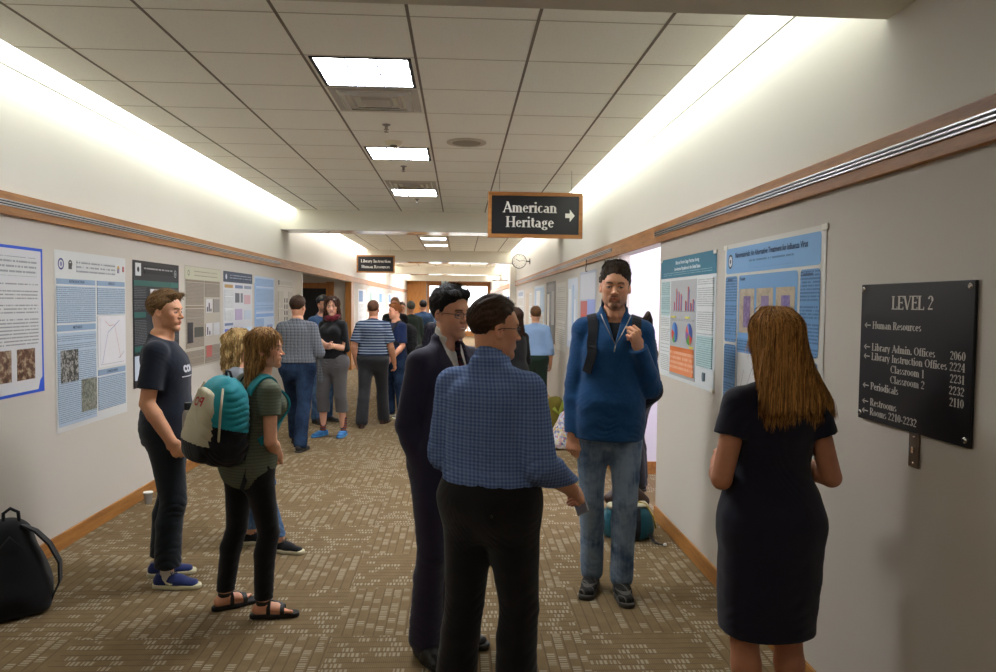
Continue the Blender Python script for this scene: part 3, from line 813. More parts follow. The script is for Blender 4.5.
def carpet():
    t = NT('carpet').set(.95, 0, .1); tc = t.n('ShaderNodeTexCoord'); x, y, z = t.sep(tc.outputs['Object'])[:3]
    T = .61
    ix = t.math('FLOOR', t.math('DIVIDE', x, T)); iy = t.math('FLOOR', t.math('DIVIDE', y, T))
    chk = t.math('PINGPONG', t.math('ADD', ix, iy), 1.0)
    def sel(a, b): return t.math('ADD', t.math('MULTIPLY', a, t.math('SUBTRACT', 1.0, chk)), t.math('MULTIPLY', b, chk))
    u = sel(x, y); v = sel(y, x)
    V = t.math('DIVIDE', v, .052); iv = t.math('FLOOR', V); fv = t.math('FRACT', V)
    U = t.math('ADD', t.math('DIVIDE', u, .064), t.math('MULTIPLY', iv, .5)); iu = t.math('FLOOR', U); fu = t.math('FRACT', U)
    cv = t.n('ShaderNodeCombineXYZ'); t.l(iu, cv.inputs[0]); t.l(iv, cv.inputs[1]); t.l(chk, cv.inputs[2])
    wn = t.n('ShaderNodeTexWhiteNoise'); t.l(cv.outputs[0], wn.inputs[0]); r = wn.outputs[0]
    big = t.noise(1.7, tc.outputs['Object'], 2)
    thr = t.math('SUBTRACT', 1.25, t.math('MULTIPLY', big, 1.3))
    on = t.math('GREATER_THAN', r, thr)
    gap = t.math('MULTIPLY', t.math('MULTIPLY', t.math('GREATER_THAN', fv, .14), t.math('LESS_THAN', fv, .86)), t.math('MULTIPLY', t.math('GREATER_THAN', fu, .07), t.math('LESS_THAN', fu, .93)))
    bars = t.math('GREATER_THAN', t.math('SINE', t.math('MULTIPLY', fu, 18.85)), -.3)
    m = t.math('MULTIPLY', t.math('MULTIPLY', on, gap), bars)
    fine = t.math('SINE', t.math('MULTIPLY', u, 700)); n = t.noise(420, tc.outputs['Object'], 2)
    ln = t.noise(14, t.coords((1, 1, 1)), 3)
    f1 = t.math('ADD', t.math('MULTIPLY', fine, .12), t.math('ADD', t.math('MULTIPLY', n, .5), t.math('MULTIPLY', ln, .45)))
    base = t.mix(f1, lin('#56452f'), lin('#8c7757'))
    # a darker row structure between the dashes
    row = t.mix(t.math('MULTIPLY', t.math('LESS_THAN', fv, .14), .45), base, lin('#4a3b2c'))
    lite = t.mix(r, lin('#9f9784'), lin('#c2baa6'))
    t.base(t.mix(t.math('MULTIPLY', m, .40), row, lite)); h = t.math('ADD', t.math('MULTIPLY', n, .6), t.math('MULTIPLY', m, .3)); t.bump(h, .5, .004); return t.m
M['carpet'] = carpet()
def tilemat():
    t = NT('ceiling_tile').set(.9, 0, .1); co = t.coords(); n = t.noise(260, co, 3, .7); p = t.noise(95, co, 2, .8)
    f = t.math('GREATER_THAN', n, .62); g = t.math('GREATER_THAN', p, .66)
    c = t.mix(t.math('MULTIPLY', t.math('MAXIMUM', f, g), .4), lin('#faf9ee'), lin('#d0ccbd')); t.base(c); t.bump(n, .25, .003); return t.m
M['tile'] = tilemat()

def struct(mb, name, mat, bevel=0):
    return tag(mb.build(name, mat, bevel=bevel), kind='structure')
struct(MB().box((-5.2, Y0, -.1), (4.6, Y1+.2, 0)), 'floor', M['carpet'])
struct(MB().box((-9, Y1+.2, -.2), (9, 90, -.06)), 'ground', plain('pale_paving', '#b9b6ae', .9))
# ceiling: tiled field between the two slots, and the lids above the slots
CXL, CXR = -2.38, 1.3025
struct(MB().box((CXL, Y0, ZC), (CXR, Y1, ZC+.03)), 'ceiling', M['tile'])
struct(MB().box((-2.9, Y0, ZC+.20), (1.9, Y1+.2, ZC+.24)), 'ceiling', M['white'])
g = MB(); gm = plain('tile_gap_shade', '#857c6e', .8)  # darker strips paint the shadow in the gaps along the runners
for k in range(6):
    x = -2.0818+.61*k; g.box((x-.0075, Y0, ZC-.002), (x+.0075, Y1, ZC+.003))
struct(g, 'trim_1', gm)
g = MB()
k = -14
while 4.16+.593*k < Y1:
    y = 4.16+.593*k; k += 1
    if y > Y0: g.box((CXL, y-.0035, ZC-.0012), (CXR, y+.0035, ZC+.003))
struct(g, 'trim_2', plain('cross_tee', '#c2baab', .8))
# walls
w1 = MB().box((XL-TW, Y0, 0), (XL, AY0, ZT0)).box((XL-TW, AY1, 0), (XL, Y1, ZT0)); struct(w1, 'wall_left', M['wall_lo'])
struct(MB().box((XL-TW, Y0, ZT0), (XL, Y1, ZC+.2)), 'wall_left_upper', M['wall_hi'])
w1 = MB().box((XR, Y0, 0), (XR+TW, OY0, ZT0)).box((XR, OY1, 0), (XR+TW, Y1, ZT0)); struct(w1, 'wall_right', M['wall_lo'])
struct(MB().box((XR, Y0, ZT0), (XR+TW, Y1, ZC+.2)), 'wall_right_upper', M['wall_hi'])
struct(MB().box((XL-.2, Y0-.1, -.05), (XR+.2, Y0, ZC+.24)), 'wall_back', M['wall_lo'])
# side hall on the right
struct(MB().box((XR+TW, OY1, 0), (4.4, OY1+.1, 2.6)), 'wall_side_hall_far', M['lilac'])
struct(MB().box((XR+TW, OY0-.1, 0), (4.4, OY0, 2.6)), 'wall_side_hall_near', M['lilac'])
struct(MB().box((4.4, OY0-.1, 0), (4.5, OY1+.1, 2.6)), 'wall_side_hall_end', M['lilac'])
struct(MB().box((XR+TW, OY0-.1, 2.6), (4.5, OY1+.1, 2.65)), 'ceiling_side_hall', M['white'])
# alcove on the left
struct(MB().box((-4.9, AY1, 0), (XL-TW, AY1+.1, 2.4)), 'wall_alcove_far', M['wall_lo'])
struct(MB().box((-4.9, AY0-.1, 0), (XL-TW, AY0, 2.4)), 'wall_alcove_near', M['wall_lo'])
struct(MB().box((-5.0, AY0-.1, 0), (-4.9, AY1+.1, 2.4)), 'wall_alcove_back', M['wall_lo'])
struct(MB().box((-5.0, AY0-.1, 2.4), (XL-TW, AY1+.1, 2.45)), 'ceiling_alcove', plain('dark_lid', '#6e6255', .8))
# crossing soffits
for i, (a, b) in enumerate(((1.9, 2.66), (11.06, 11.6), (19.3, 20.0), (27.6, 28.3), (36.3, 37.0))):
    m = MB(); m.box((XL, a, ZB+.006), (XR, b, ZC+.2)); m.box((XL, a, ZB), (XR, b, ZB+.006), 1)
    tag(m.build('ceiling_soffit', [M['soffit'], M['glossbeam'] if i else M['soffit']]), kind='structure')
# oak band with its hanging rail
struct(MB().box((XL, Y0, ZT0), (XL+.03, Y1, ZT1)), 'trim_3', M['trim'], .003)
struct(MB().box((XR-.03, Y0, ZT0), (XR, Y1, ZT1)), 'trim_4', M['trim'], .003)
def rail(sx, a, b):
    x = XL+.03 if sx < 0 else XR-.03; s = -sx; r = MB()
    r.box((min(x, x+s*.004), a, 2.172), (max(x, x+s*.004), b, 2.206))
    for z in (2.172, 2.187, 2.202): r.box((min(x, x+s*.011), a, z), (max(x, x+s*.011), b, z+.0055))
    o = r.build('trim_5', M['alu']); tag(o, kind='structure')
    r = MB()
    for z in (2.1785, 2.1935): r.box((min(x, x+s*.005), a, z), (max(x, x+s*.005), b, z+.007))
    tag(r.build('trim_6', M['black']), kind='structure')
rail(-1, Y0, 10.9); rail(1, Y0, 5.70); rail(1, 7.35, 19.0)
# skirting
def base(name, lo, hi): struct(MB().box(lo, hi), name, M['trim'], .003)
base('baseboard_left', (XL, Y0, 0), (XL+.014, AY0, .108)); base('baseboard_left_far', (XL, AY1, 0), (XL+.014, Y1, .108))
base('baseboard_right', (XR-.014, Y0, 0), (XR, OY0, .108)); base('baseboard_right_far', (XR-.014, OY1, 0), (XR, Y1, .108))
base('baseboard_side_hall', (XR+TW, OY1-.014, 0), (4.4, OY1, .125)); base('baseboard_alcove', (-4.9, AY1-.014, 0), (XL-TW, AY1, .108))
# alcove woodwork
struct(MB().box((XL-TW-.0, AY0-.03, 0), (XL+.012, AY0+.03, ZT0)), 'trim_7', M['white'])
struct(MB().box((XL-TW-.03, AY1-.06, 0), (XL+.008, AY1+.35, ZT0)), 'trim_8', M['trimz'])
d = MB().box((-4.6, AY1-.05, 1.96), (-3.02, AY1-.005, 2.09)).box((-3.2, AY1-.06, 0), (-3.02, AY1-.005, 2.12)).box((-4.75, AY1-.06, 0), (-4.58, AY1-.005, 2.09))
struct(d, 'door_3', M['trimz']); struct(MB().box((-4.58, AY1-.03, 0), (-3.2, AY1-.006, 1.96)), 'doorway_dark_sheet', M['dark'])  # near-black sheet stands in for the unlit doorway
# far end: oak panel, glazed doors, big window
glass = NT('glass'); glass.b.inputs['Transmission Weight'].default_value = 1; glass.set(.02, 0, .5); glass.b.inputs['IOR'].default_value = 1.02
YE = Y1
struct(MB().box((XL-.1, YE, 0), (-1.66, YE+.12, 2.75)), 'wall_end', M['panel'])
struct(MB().box((-1.66, YE, 2.60), (XR+.1, YE+.12, 3.1)).box((-1.66, YE, 2.60), (-1.64, YE+.12, 3.1)), 'wall_end_top', M['trim'])
struct(MB().box((XL-.1, YE, 2.75), (-1.66, YE+.12, 3.1)), 'wall_end_left_top', M['soffit'])
fr = MB()
for x0, x1 in ((-1.62, -1.5), (-.93, -.55), (1.36, 1.6)): fr.box((x0, YE-.02, 0), (x1, YE+.1, 2.6))
for x0, x1 in ((-1.5, -.93), (-.55, 1.36)): fr.box((x0, YE-.02, 2.48), (x1, YE+.1, 2.6)); fr.box((x0, YE-.02, 0), (x1, YE+.1, .25))
fr.box((.36, YE-.01, .25), (.42, YE+.08, 2.48))
struct(fr, 'window_1', M['trimz'])
for i, (x0, x1) in enumerate(((-1.5, -.93), (-.55, 1.36))): struct(MB().box((x0, YE+.03, .25), (x1, YE+.036, 2.48)), 'window_%d' % (i+2), glass.m)
struct(MB().box((-1.66, YE-.03, 0), (-1.62, YE+.1, 2.6)), 'trim_9', M['steel'])
# pale columns on the right in the distance
struct(MB().box((XR-.16, 20.3, 0), (XR, 20.62, ZB)), 'wall_pilaster', M['wall_hi'])

# wall-wash slots
TW_M = emit('wall_wash_tube', '#fafff5', COVE); TW_F = emit('wall_wash_tube_far', '#fffbf4', COVE*1.2)
for (a, b, mt) in ((2.66, 11.06, TW_M), (11.6, 19.3, TW_F), (20.0, 27.6, TW_F), (28.3, 36.3, TW_F)):
    for sx in (-1, 1):
        x0, x1 = (XL, CXL) if sx < 0 else (CXR, XR)
        t = empty('cove_light', ((x0+x1)/2, (a+b)/2, ZC))
        tag(t, 'white strip light in the ceiling slot on the %s, %s' % ('left' if sx < 0 else 'right', {2.66: 'nearest bay', 11.6: 'behind the first soffit', 20.0: 'behind the second soffit', 28.3: 'by the end windows'}[a]), 'light', 'slot lights along the walls')
        L = (b-a)/2; W = (x1-x0)/2
        MB().box((-W, -L, .012), (W, L, .02)).build('diffuser', mt, t)
        e = W-.004 if sx > 0 else -W+.004
        MB().box((e-.004, -L, -.004), (e+.004, L, .03)).build('frame', M['steel'], t)

# recessed fixtures and everything else in the ceiling
def troffer(y, st, where, x=-.557, w=.555, l=.55, mat=None):
    t = empty('ceiling_light', (x, y+l/2, ZC)); tag(t, 'square louvred ceiling light in a black frame, %s' % where, 'light', 'square ceiling lights')
    W, L = w/2, l/2; f = MB()
    for a, b in (((-W, -L), (W, -L+.016)), ((-W, L-.016), (W, L)), ((-W, -L), (-W+.02, L)), ((W-.02, -L), (W, L))): f.box((a[0], a[1], -.006), (b[0], b[1], .004))
    f.build('frame', M['black'], t)
    MB().box((-W+.02, -L+.016, -.001), (W-.02, L-.016, .0)).build('diffuser', mat, t)
    lv = MB()
    for i in range(1, 4): yy = -L+.016+(2*L-.032)*i/4; lv.box((-W+.02, yy-.004, -.012), (W-.02, yy+.004, -.001))
    for i in range(1, 3): xx = -W+.02+(2*W-.04)*i/3; lv.box((xx-.004, -L+.016, -.014), (xx+.004, L-.016, -.001))
    lv.build('louvre', plain('louvre_metal', '#6f7488', .4, .3), t)
e1 = emit('troffer_glow', '#f4f8ff', TROFFER)
troffer(4.175, 0, 'nearest the front', mat=e1)
troffer(6.545, 0, 'second from the front', mat=e1)
troffer(8.93, 0, 'just before the first soffit', mat=e1)
troffer(15.5, 0, 'nearer one behind the first soffit', mat=e1)
troffer(17.3, 0, 'farther one behind the first soffit', mat=e1)
en = emit('troffer_fill_near', '#fff8f0', NEARFILL)
for y in (.2, -2.6): troffer(y, 0, 'unseen overhead, added as fill light', mat=en)  # lights added out of view to fill in the foreground
ef = emit('troffer_glow_far', '#f5f6ff', TROFFER*2.2)
for y in (22.0, 25.0, 30.0, 33.0): troffer(y, 0, 'far down the corridor', w=1.1, mat=ef)
for (x, y) in ((-3.7, 15.5), ):
    t = empty('ceiling_light', (x, y, 2.4)); tag(t, 'unseen ceiling light added to brighten the alcove on the left', 'light'); MB().box((-.3, -.3, -.02), (.3, .3, 0)).build('diffuser', emit('alcove_fill_glow', '#fff4e6', 5), t)  # unseen lamp added to brighten the alcove walls
for (x, y) in ((2.6, 6.4), ):
    t = empty('ceiling_light', (x, y, 2.6)); tag(t, 'unseen ceiling light added to brighten the side hall', 'light'); MB().box((-.3, -.3, -.02), (.3, .3, 0)).build('diffuser', emit('side_hall_fill_glow', '#f3efff', 22), t)  # unseen lamp added so the side hall wall comes out bright
def vent(y, where, x=-.557, l=.56):
    t = empty('ceiling_vent', (x, y+l/2, ZC)); tag(t, 'square stepped metal ceiling air vent, %s' % where, 'vent', 'ceiling vents')
    W = .28
    for i, (r, z) in enumerate(((1, -.006), (.80, -.020), (.58, -.018), (.36, -.024))):
        m = MB(); a, b = W*r, W*r*.84
        q = [(-a, -a, z*.3), (a, -a, z*.3), (a, a, z*.3), (-a, a, z*.3), (-b, -b, z), (b, -b, z), (b, b, z), (-b, b, z)]
        m.add(q, [(0, 1, 5, 4), (1, 2, 6, 5), (2, 3, 7, 6), (3, 0, 4, 7)]); m.add([(x_, y_, z-.0005) for x_, y_, z_ in q[4:]], [(3, 2, 1, 0)]) if i == 3 else None
        m.build('vane', plain('vent_metal', '#bab4aa', .5), t)
    return t
vent(4.765, 'right behind the nearest ceiling light'); vent(8.32, 'just before the third ceiling light')
t = empty('ceiling_speaker', (.045, 6.28, ZC)); tag(t, 'round perforated speaker grille set in the ceiling tile', 'speaker')
MB().lathe([(.165, .0), (.165, -.006), (.15, -.010), (.118, -.008)], n=40).build('rim', plain('speaker_rim', '#c7bfae', .6), t)
MB().lathe([(.118, -.0085), (.06, -.012), (.001, -.013)], n=40).build('grille', plain('speaker_grille', '#9a9283', .7), t)
def sprinkler(y, wh):
    t = empty('sprinkler', (-.562, y, ZC)); tag(t, 'small pendant fire sprinkler head, %s' % wh, 'sprinkler', 'fire sprinklers')
    MB().lathe([(.032, 0), (.030, -.006), (.012, -.012), (.010, -.035), (.02, -.037), (.02, -.04)], n=16).build('head', M['steel'], t)
    MB().lathe([(.018, -.055), (.016, -.058)], n=16).build('deflector', M['steel'], t)
    MB().box((-.003, -.014, -.056), (.003, .014, -.036)).build('arm', M['steel'], t)
sprinkler(5.72, 'between the nearest vent and the smoke detector'); sprinkler(7.43, 'behind the second ceiling light'); sprinkler(9.75, 'behind the third ceiling light')
t = empty('smoke_detector', (-.56, 6.32, ZC)); tag(t, 'cream round smoke detector just before the second ceiling light', 'smoke detector')
MB().lathe([(.07, 0), (.068, -.012), (.05, -.03)], n=28).build('base', plain('detector_shell', '#d8cfb4', .5), t)
MB().lathe([(.03, -.03), (.026, -.05), (.01, -.052)], n=20).build('chamber', plain('detector_dark', '#6c6658', .5), t)

# ------------------------------------------------------------------ lettering
def text(name, s, size, mat, parent, loc, rot=(pi/2, 0, 0), align='CENTER', bold=0, sx=1.0, ext=.0004, sp=1.0):
    c = bpy.data.curves.new(name, 'FONT'); c.body = s; c.size = size; c.align_x = align; c.align_y = 'CENTER'; c.extrude = ext; c.offset = bold; c.space_character = sp; c.resolution_u = 4
    o = bpy.data.objects.new(name, c); COL.objects.link(o); dg = bpy.context.evaluated_depsgraph_get(); dg.update()
    me = bpy.data.meshes.new_from_object(o.evaluated_get(dg)); bpy.data.objects.remove(o); me.name = name
    me.materials.clear(); me.materials.append(mat)
    n = bpy.data.objects.new(name, me); link(n, parent); n.location = loc; n.rotation_euler = rot; n.scale = (sx, 1, 1); return n

# a small serif alphabet drawn with a broad pen: S stem, A arc, H bar, D diagonal, F foot serif, O dot
_m = lambda x: [('S', x, 0, .50, 'B')]
GL = {
 'A': (.74, [('D', .08, 0, .38, 1, 0), ('D', .36, 1, .68, 0, 1), ('H', .2, .56, .34), ('F', -.02, .2, 0), ('F', .54, .82, 0)]), 'H': (.82, [('S', .17, 0, 1, 'BT'), ('S', .66, 0, 1, 'BT'), ('H', .17, .66, .51)]),
 'L': (.62, [('S', .17, 0, 1, 'BT'), ('H', .17, .60, .03), ('V', .59, 0, .22)]), 'I': (.36, [('S', .18, 0, 1, 'BT')]), 'E': (.64, [('S', .17, 0, 1, 'BT'), ('H', .17, .60, .03), ('H', .17, .5, .51), ('H', .17, .58, .97), ('V', .60, 0, .2), ('V', .58, .8, 1), ('V', .5, .42, .6)]),
 'V': (.74, [('D', .08, 1, .38, 0, 1), ('D', .38, 0, .66, 1, 0), ('F', -.04, .2, 1), ('F', .54, .8, 1)]), 'R': (.74, [('S', .17, 0, 1, 'BT'), ('A', .36, .75, .20, .25, -90, 90), ('H', .17, .38, .97), ('H', .17, .38, .5), ('D', .36, .5, .64, 0, 1), ('F', .56, .8, 0)]),
 'P': (.64, [('S', .17, 0, 1, 'BT'), ('A', .34, .73, .22, .27, -90, 90), ('H', .17, .36, .97), ('H', .17, .36, .46)]), 'O': (.80, [('A', .40, .5, .32, .5, 0, 360)]), 'C': (.72, [('A', .40, .5, .32, .5, 42, 318), ('V', .66, .68, .98)]),
 '0': (.56, [('A', .28, .5, .2, .5, 0, 360)]), '1': (.48, [('S', .25, 0, 1, 'B'), ('D', .10, .84, .24, .97, 0)]), '2': (.56, [('A', .27, .72, .19, .28, -25, 170), ('D', .43, .62, .08, .06, 0), ('H', .06, .48, .05), ('H', .06, .48, .09)]),
 '3': (.54, [('A', .25, .75, .17, .25, -80, 160), ('A', .25, .27, .2, .27, -160, 85)]), '4': (.58, [('S', .38, 0, 1, 'B'), ('D', .36, .98, .06, .32, 0), ('H', .04, .54, .30)]), '6': (.56, [('A', .28, .3, .2, .3, 0, 360), ('A', .40, .45, .32, .54, 95, 180)]),
 'a': (.52, [('A', .22, .18, .15, .18, 60, 310), ('S', .38, .02, .46, ''), ('A', .25, .46, .14, .18, 0, 150), ('F', .36, .52, 0)]), 'b': (.56, [('S', .15, 0, 1, 'l'), ('A', .30, .33, .18, .33, -140, 140)]), 'c': (.48, [('A', .27, .33, .19, .33, 50, 318)]),
 'd': (.58, [('S', .42, 0, 1, 'l'), ('A', .27, .33, .18, .33, 40, 320), ('F', .42, .56, 0)]), 'e': (.50, [('A', .26, .33, .18, .33, 8, 322), ('H', .10, .42, .38)]), 'f': (.36, [('S', .18, 0, .84, 'B'), ('A', .29, .82, .11, .17, 40, 180), ('H', .05, .36, .63)]),
 'g': (.54, [('A', .26, .44, .15, .21, 0, 360), ('A', .27, -.08, .19, .16, 0, 360), ('D', .16, .26, .16, .08, 0), ('H', .38, .5, .62)]), 'i': (.30, [('S', .15, 0, .66, 'Bl'), ('O', .15, .90)]), 'l': (.30, [('S', .15, 0, 1, 'Bl')]),
 'm': (.86, [('S', .15, 0, .66, 'Bl'), ('A', .28, .46, .15, .2, 0, 140), ('S', .43, 0, .5, 'B'), ('A', .56, .46, .15, .2, 0, 140), ('S', .71, 0, .5, 'B')]), 'n': (.60, [('S', .15, 0, .66, 'Bl'), ('A', .29, .46, .16, .2, 0, 140), ('S', .45, 0, .5, 'B')]),
 'o': (.54, [('A', .27, .33, .20, .33, 0, 360)]), 'r': (.42, [('S', .15, 0, .66, 'Bl'), ('A', .29, .44, .13, .2, 60, 150), ('O', .35, .58)]), 's': (.42, [('A', .21, .49, .13, .17, 40, 260), ('A', .21, .17, .14, .17, -140, 80)]), 't': (.36, [('S', .17, .12, .86, ''), ('H', .04, .34, .63), ('A', .27, .14, .10, .14, 180, 310)]),
 'u': (.60, [('S', .15, .18, .66, 'l'), ('A', .29, .2, .15, .2, 180, 330), ('S', .45, 0, .66, 'l'), ('F', .44, .58, 0)]), 'y': (.54, [('D', .08, .66, .28, .02, 1), ('D', .28, .02, .46, .66, 0), ('D', .28, .02, .16, -.28, 0), ('F', 0, .18, .66), ('F', .36, .54, .66)]),
 '.': (.24, [('O', .12, .07)]), '-': (.36, [('H', .06, .30, .34), ('H', .06, .30, .30)]), ' ': (.30, []),
}
def serif(name, s, cap, mat, parent, loc, align='CENTER', sx=1.0, wt=1.0):
    T, t = .150*wt, .060*wt; m = MB(); x = 0; W = sum(GL[c][0] for c in s); x = {'CENTER': -W/2, 'LEFT': 0, 'RIGHT': -W}[align]; y0 = loc[1]
    def poly(p, k): m.add([(loc[0]+a*cap*sx, y0-k*.00004, loc[2]+(b-.45)*cap) for a, b in p], [tuple(range(len(p)-1, -1, -1))])
    def bar(a, b, c, d, k):
        p = [(a, b), (a, d), (c, d), (c, b)] ; poly(p, k)
    for c in s:
        w_, st = GL[c]; k = 0
        for q in st:
            k += 1
            if q[0] == 'S':
                _, a, b0, b1, fl = q; bar(x+a-T/2, b0, x+a+T/2, b1, k)
                if 'B' in fl: bar(x+a-T/2-.075, b0, x+a+T/2+.075, b0+t*.8, k)
                if 'T' in fl: bar(x+a-T/2-.075, b1-t*.8, x+a+T/2+.075, b1, k)
                if 'l' in fl: poly([(x+a-T/2-.075, b1-t*1.6), (x+a-T/2-.075, b1-t*.9), (x+a, b1), (x+a, b1-t*1.6)], k)
            elif q[0] == 'H': bar(x+q[1], q[3]-t/2, x+q[2], q[3]+t/2, k)
            elif q[0] == 'V': bar(x+q[1]-t/2, q[2], x+q[1]+t/2, q[3], k)
            elif q[0] == 'F': bar(x+q[1], q[3] if q[3] < .5 else q[3]-t*.8, x+q[2], q[3]+t*.8 if q[3] < .5 else q[3], k)
            elif q[0] == 'O': poly([(x+q[1]+.085*wt*math.cos(-i*pi/5), q[2]+.085*wt*math.sin(-i*pi/5)) for i in range(10)], k)
            elif q[0] == 'D':
                _, a, b, c2, d, th = q; wd = (T if th else t*1.1)/2; poly([(x+a-wd, b), (x+c2-wd, d), (x+c2+wd, d), (x+a+wd, b)] if d > b else [(x+c2-wd, d), (x+a-wd, b), (x+a+wd, b), (x+c2+wd, d)], k)
            else:
                _, cx, cy, rx, ry, a0, a1 = q; N = 18; pv = None
                for i in range(N+1):
                    an = math.radians(a0+(a1-a0)*i/N); co, si = math.cos(an), math.sin(an); th = t+(T-t)*abs(co)**1.3
                    o_ = (x+cx+rx*co+co*th*.35, cy+(ry-t*.2)*si+si*t*.1); n_ = (x+cx+rx*co-co*th*.65, cy+(ry-t*.2)*si-si*t*.9)
                    if pv: poly([pv[0], pv[1], n_, o_], k)
                    pv = (o_, n_)
        x += w_
    return m.build(name, mat, parent)

# ------------------------------------------------------------------ posters and signs on the walls
def inkmat(name, paper, ink, pitch=.0135, seed=0, thick=.42, word=150, left=.0, dens=.40):
    t = NT(name).set(.55, 0, .3); tc = t.n('ShaderNodeTexCoord'); x, y, z = t.sep(tc.outputs['Object'])[:3]
    Z = t.math('DIVIDE', z, pitch); iz = t.math('FLOOR', Z); fz = t.math('FRACT', Z)
    cv = t.n('ShaderNodeCombineXYZ'); t.l(t.math('MULTIPLY', x, word), cv.inputs[0]); t.l(t.math('MULTIPLY', iz, 7.31), cv.inputs[1]); cv.inputs[2].default_value = seed*3.1
    n = t.n('ShaderNodeTexNoise'); n.inputs['Scale'].default_value = 1.0; n.inputs['Detail'].default_value = 1.5; t.l(cv.outputs[0], n.inputs['Vector'])
    a = t.math('GREATER_THAN', n.outputs[0], dens); b = t.math('MULTIPLY', t.math('GREATER_THAN', fz, .3), t.math('LESS_THAN', fz, .3+thick))
    wn = t.n('ShaderNodeTexWhiteNoise'); wn.noise_dimensions = '1D'; t.l(t.math('ADD', iz, seed*17.0), wn.inputs['W']); full = t.math('GREATER_THAN', wn.outputs[0], .10)
    t.base(t.mix(t.math('MULTIPLY', t.math('MULTIPLY', t.math('MULTIPLY', a, b), full), .55), lin(paper), lin(ink))); return t.m
def photomat(name, stops, sc=30, rough=.35, st=(1, 1, 1)):
    t = NT(name).set(rough, 0, .5); n = t.noise(sc, t.coords(st), 5, .65); t.base(t.ramp(n, [(p, lin(c)) for p, c in stops])); return t.m
PM = {}
def pm(c, rough=.5):
    if c not in PM: PM[c] = plain('print_'+c.strip('#'), c, rough, 0, .35, .02, 8)
    return PM[c]
class Poster:
    """printed sheet pinned flat to a wall; x runs right, z up, both in metres from its lower left corner"""
    def __init__(s, side, y0, y1, z0, z1, bg, label, cat='poster', name='poster', group=None, curl=.003, off=.002):
        s.w = abs(y1-y0); s.h = z1-z0; s.n = 0
        loc, rz = ((XL+off, min(y0, y1), z0), pi/2) if side < 0 else ((XR-off, max(y0, y1), z0), -pi/2)
        s.r = empty(name, loc, rz, label, cat, group); m = MB(); N = 12; v = []; f = []
        for j in range(N+1):
            for i in range(N+1):
                a, b = i/N, j/N; q = curl*(max(0, (abs(a-.5)-.38)/.12)*max(0, (abs(b-.5)-.3)/.2))*(1 if b < .5 else .35)
                v.append((a*s.w, -.0012-q, b*s.h))
        for j in range(N):
            for i in range(N): f.append((j*(N+1)+i, j*(N+1)+i+1, (j+1)*(N+1)+i+1, (j+1)*(N+1)+i))
        m.add(v, f, 0, True); m.add([(0, 0, 0), (s.w, 0, 0), (s.w, 0, s.h), (0, 0, s.h)], [(3, 2, 1, 0)]); m.build('sheet', pm(bg), s.r)
    def d(s): s.n += 1; return -.0022-.00018*s.n
    def rect(s, x0, z0, x1, z1, mat, name='panel', rd=0):
        mat = pm(mat) if isinstance(mat, str) else mat; x0, x1, z0, z1 = x0*s.w, x1*s.w, z0*s.h, z1*s.h; y = s.d(); m = MB()
        if rd:
            v = []
            for cx, cz, a0 in ((x1-rd, z1-rd, 0), (x0+rd, z1-rd, 90), (x0+rd, z0+rd, 180), (x1-rd, z0+rd, 270)):
                for k in range(5): a = math.radians(a0+k*22.5); v.append((cx+rd*math.cos(a), y, cz+rd*math.sin(a)))
            m.add(v, [tuple(range(len(v)-1, -1, -1))])
        else: m.box((x0, y, z0), (x1, -.0014, z1))
        return m.build(name, mat, s.r)
    def disc(s, cx, cz, r, mat, name='emblem', sx=1, a0=0, a1=360, r0=0):
        mat = pm(mat) if isinstance(mat, str) else mat; y = s.d(); n = 24; v = []; cx *= s.w; cz *= s.h
        for k in range(n+1):
            a = math.radians(a0+(a1-a0)*k/n); v.append((cx+r*math.cos(a)*sx, y, cz+r*math.sin(a)))
        if r0:
            for k in range(n+1):
                a = math.radians(a0+(a1-a0)*k/n); v.append((cx+r0*math.cos(a)*sx, y, cz+r0*math.sin(a)))
            f = [(k+1, k, n+1+k, n+2+k) for k in range(n)]
        else: v.append((cx, y, cz)); f = [(k+1, k, n+1) for k in range(n)]
        return MB().add(v, f).build(name, mat, s.r)
    def line(s, pts, mat, wd=.003, name='curve'):
        mat = pm(mat) if isinstance(mat, str) else mat; y = s.d(); m = MB(); v = []; f = []
        P = [Vector((a*s.w, b*s.h)) for a, b in pts]
        for i, p in enumerate(P):
            t = (P[min(i+1, len(P)-1)]-P[max(i-1, 0)]).normalized(); q = Vector((-t.y, t.x))*wd/2; v += [(p.x+q.x, y, p.y+q.y), (p.x-q.x, y, p.y-q.y)]
        for i in range(len(P)-1): f.append((2*i, 2*i+1, 2*i+3, 2*i+2))
        return m.add(v, f).build(name, mat, s.r)
    def txt(s, str_, x, z, size, mat, bold=.0, align='CENTER', sx=1, name='lettering'):
        return text(name, str_, size, pm(mat) if isinstance(mat, str) else mat, s.r, (x*s.w, s.d()-.0004, z*s.h), align=align, bold=bold, sx=sx, ext=.0002)
    def tape(s, x, z, c='#e9e6da'): s.rect(x-.02, z-.012, x+.02, z+.012, c, 'tape')

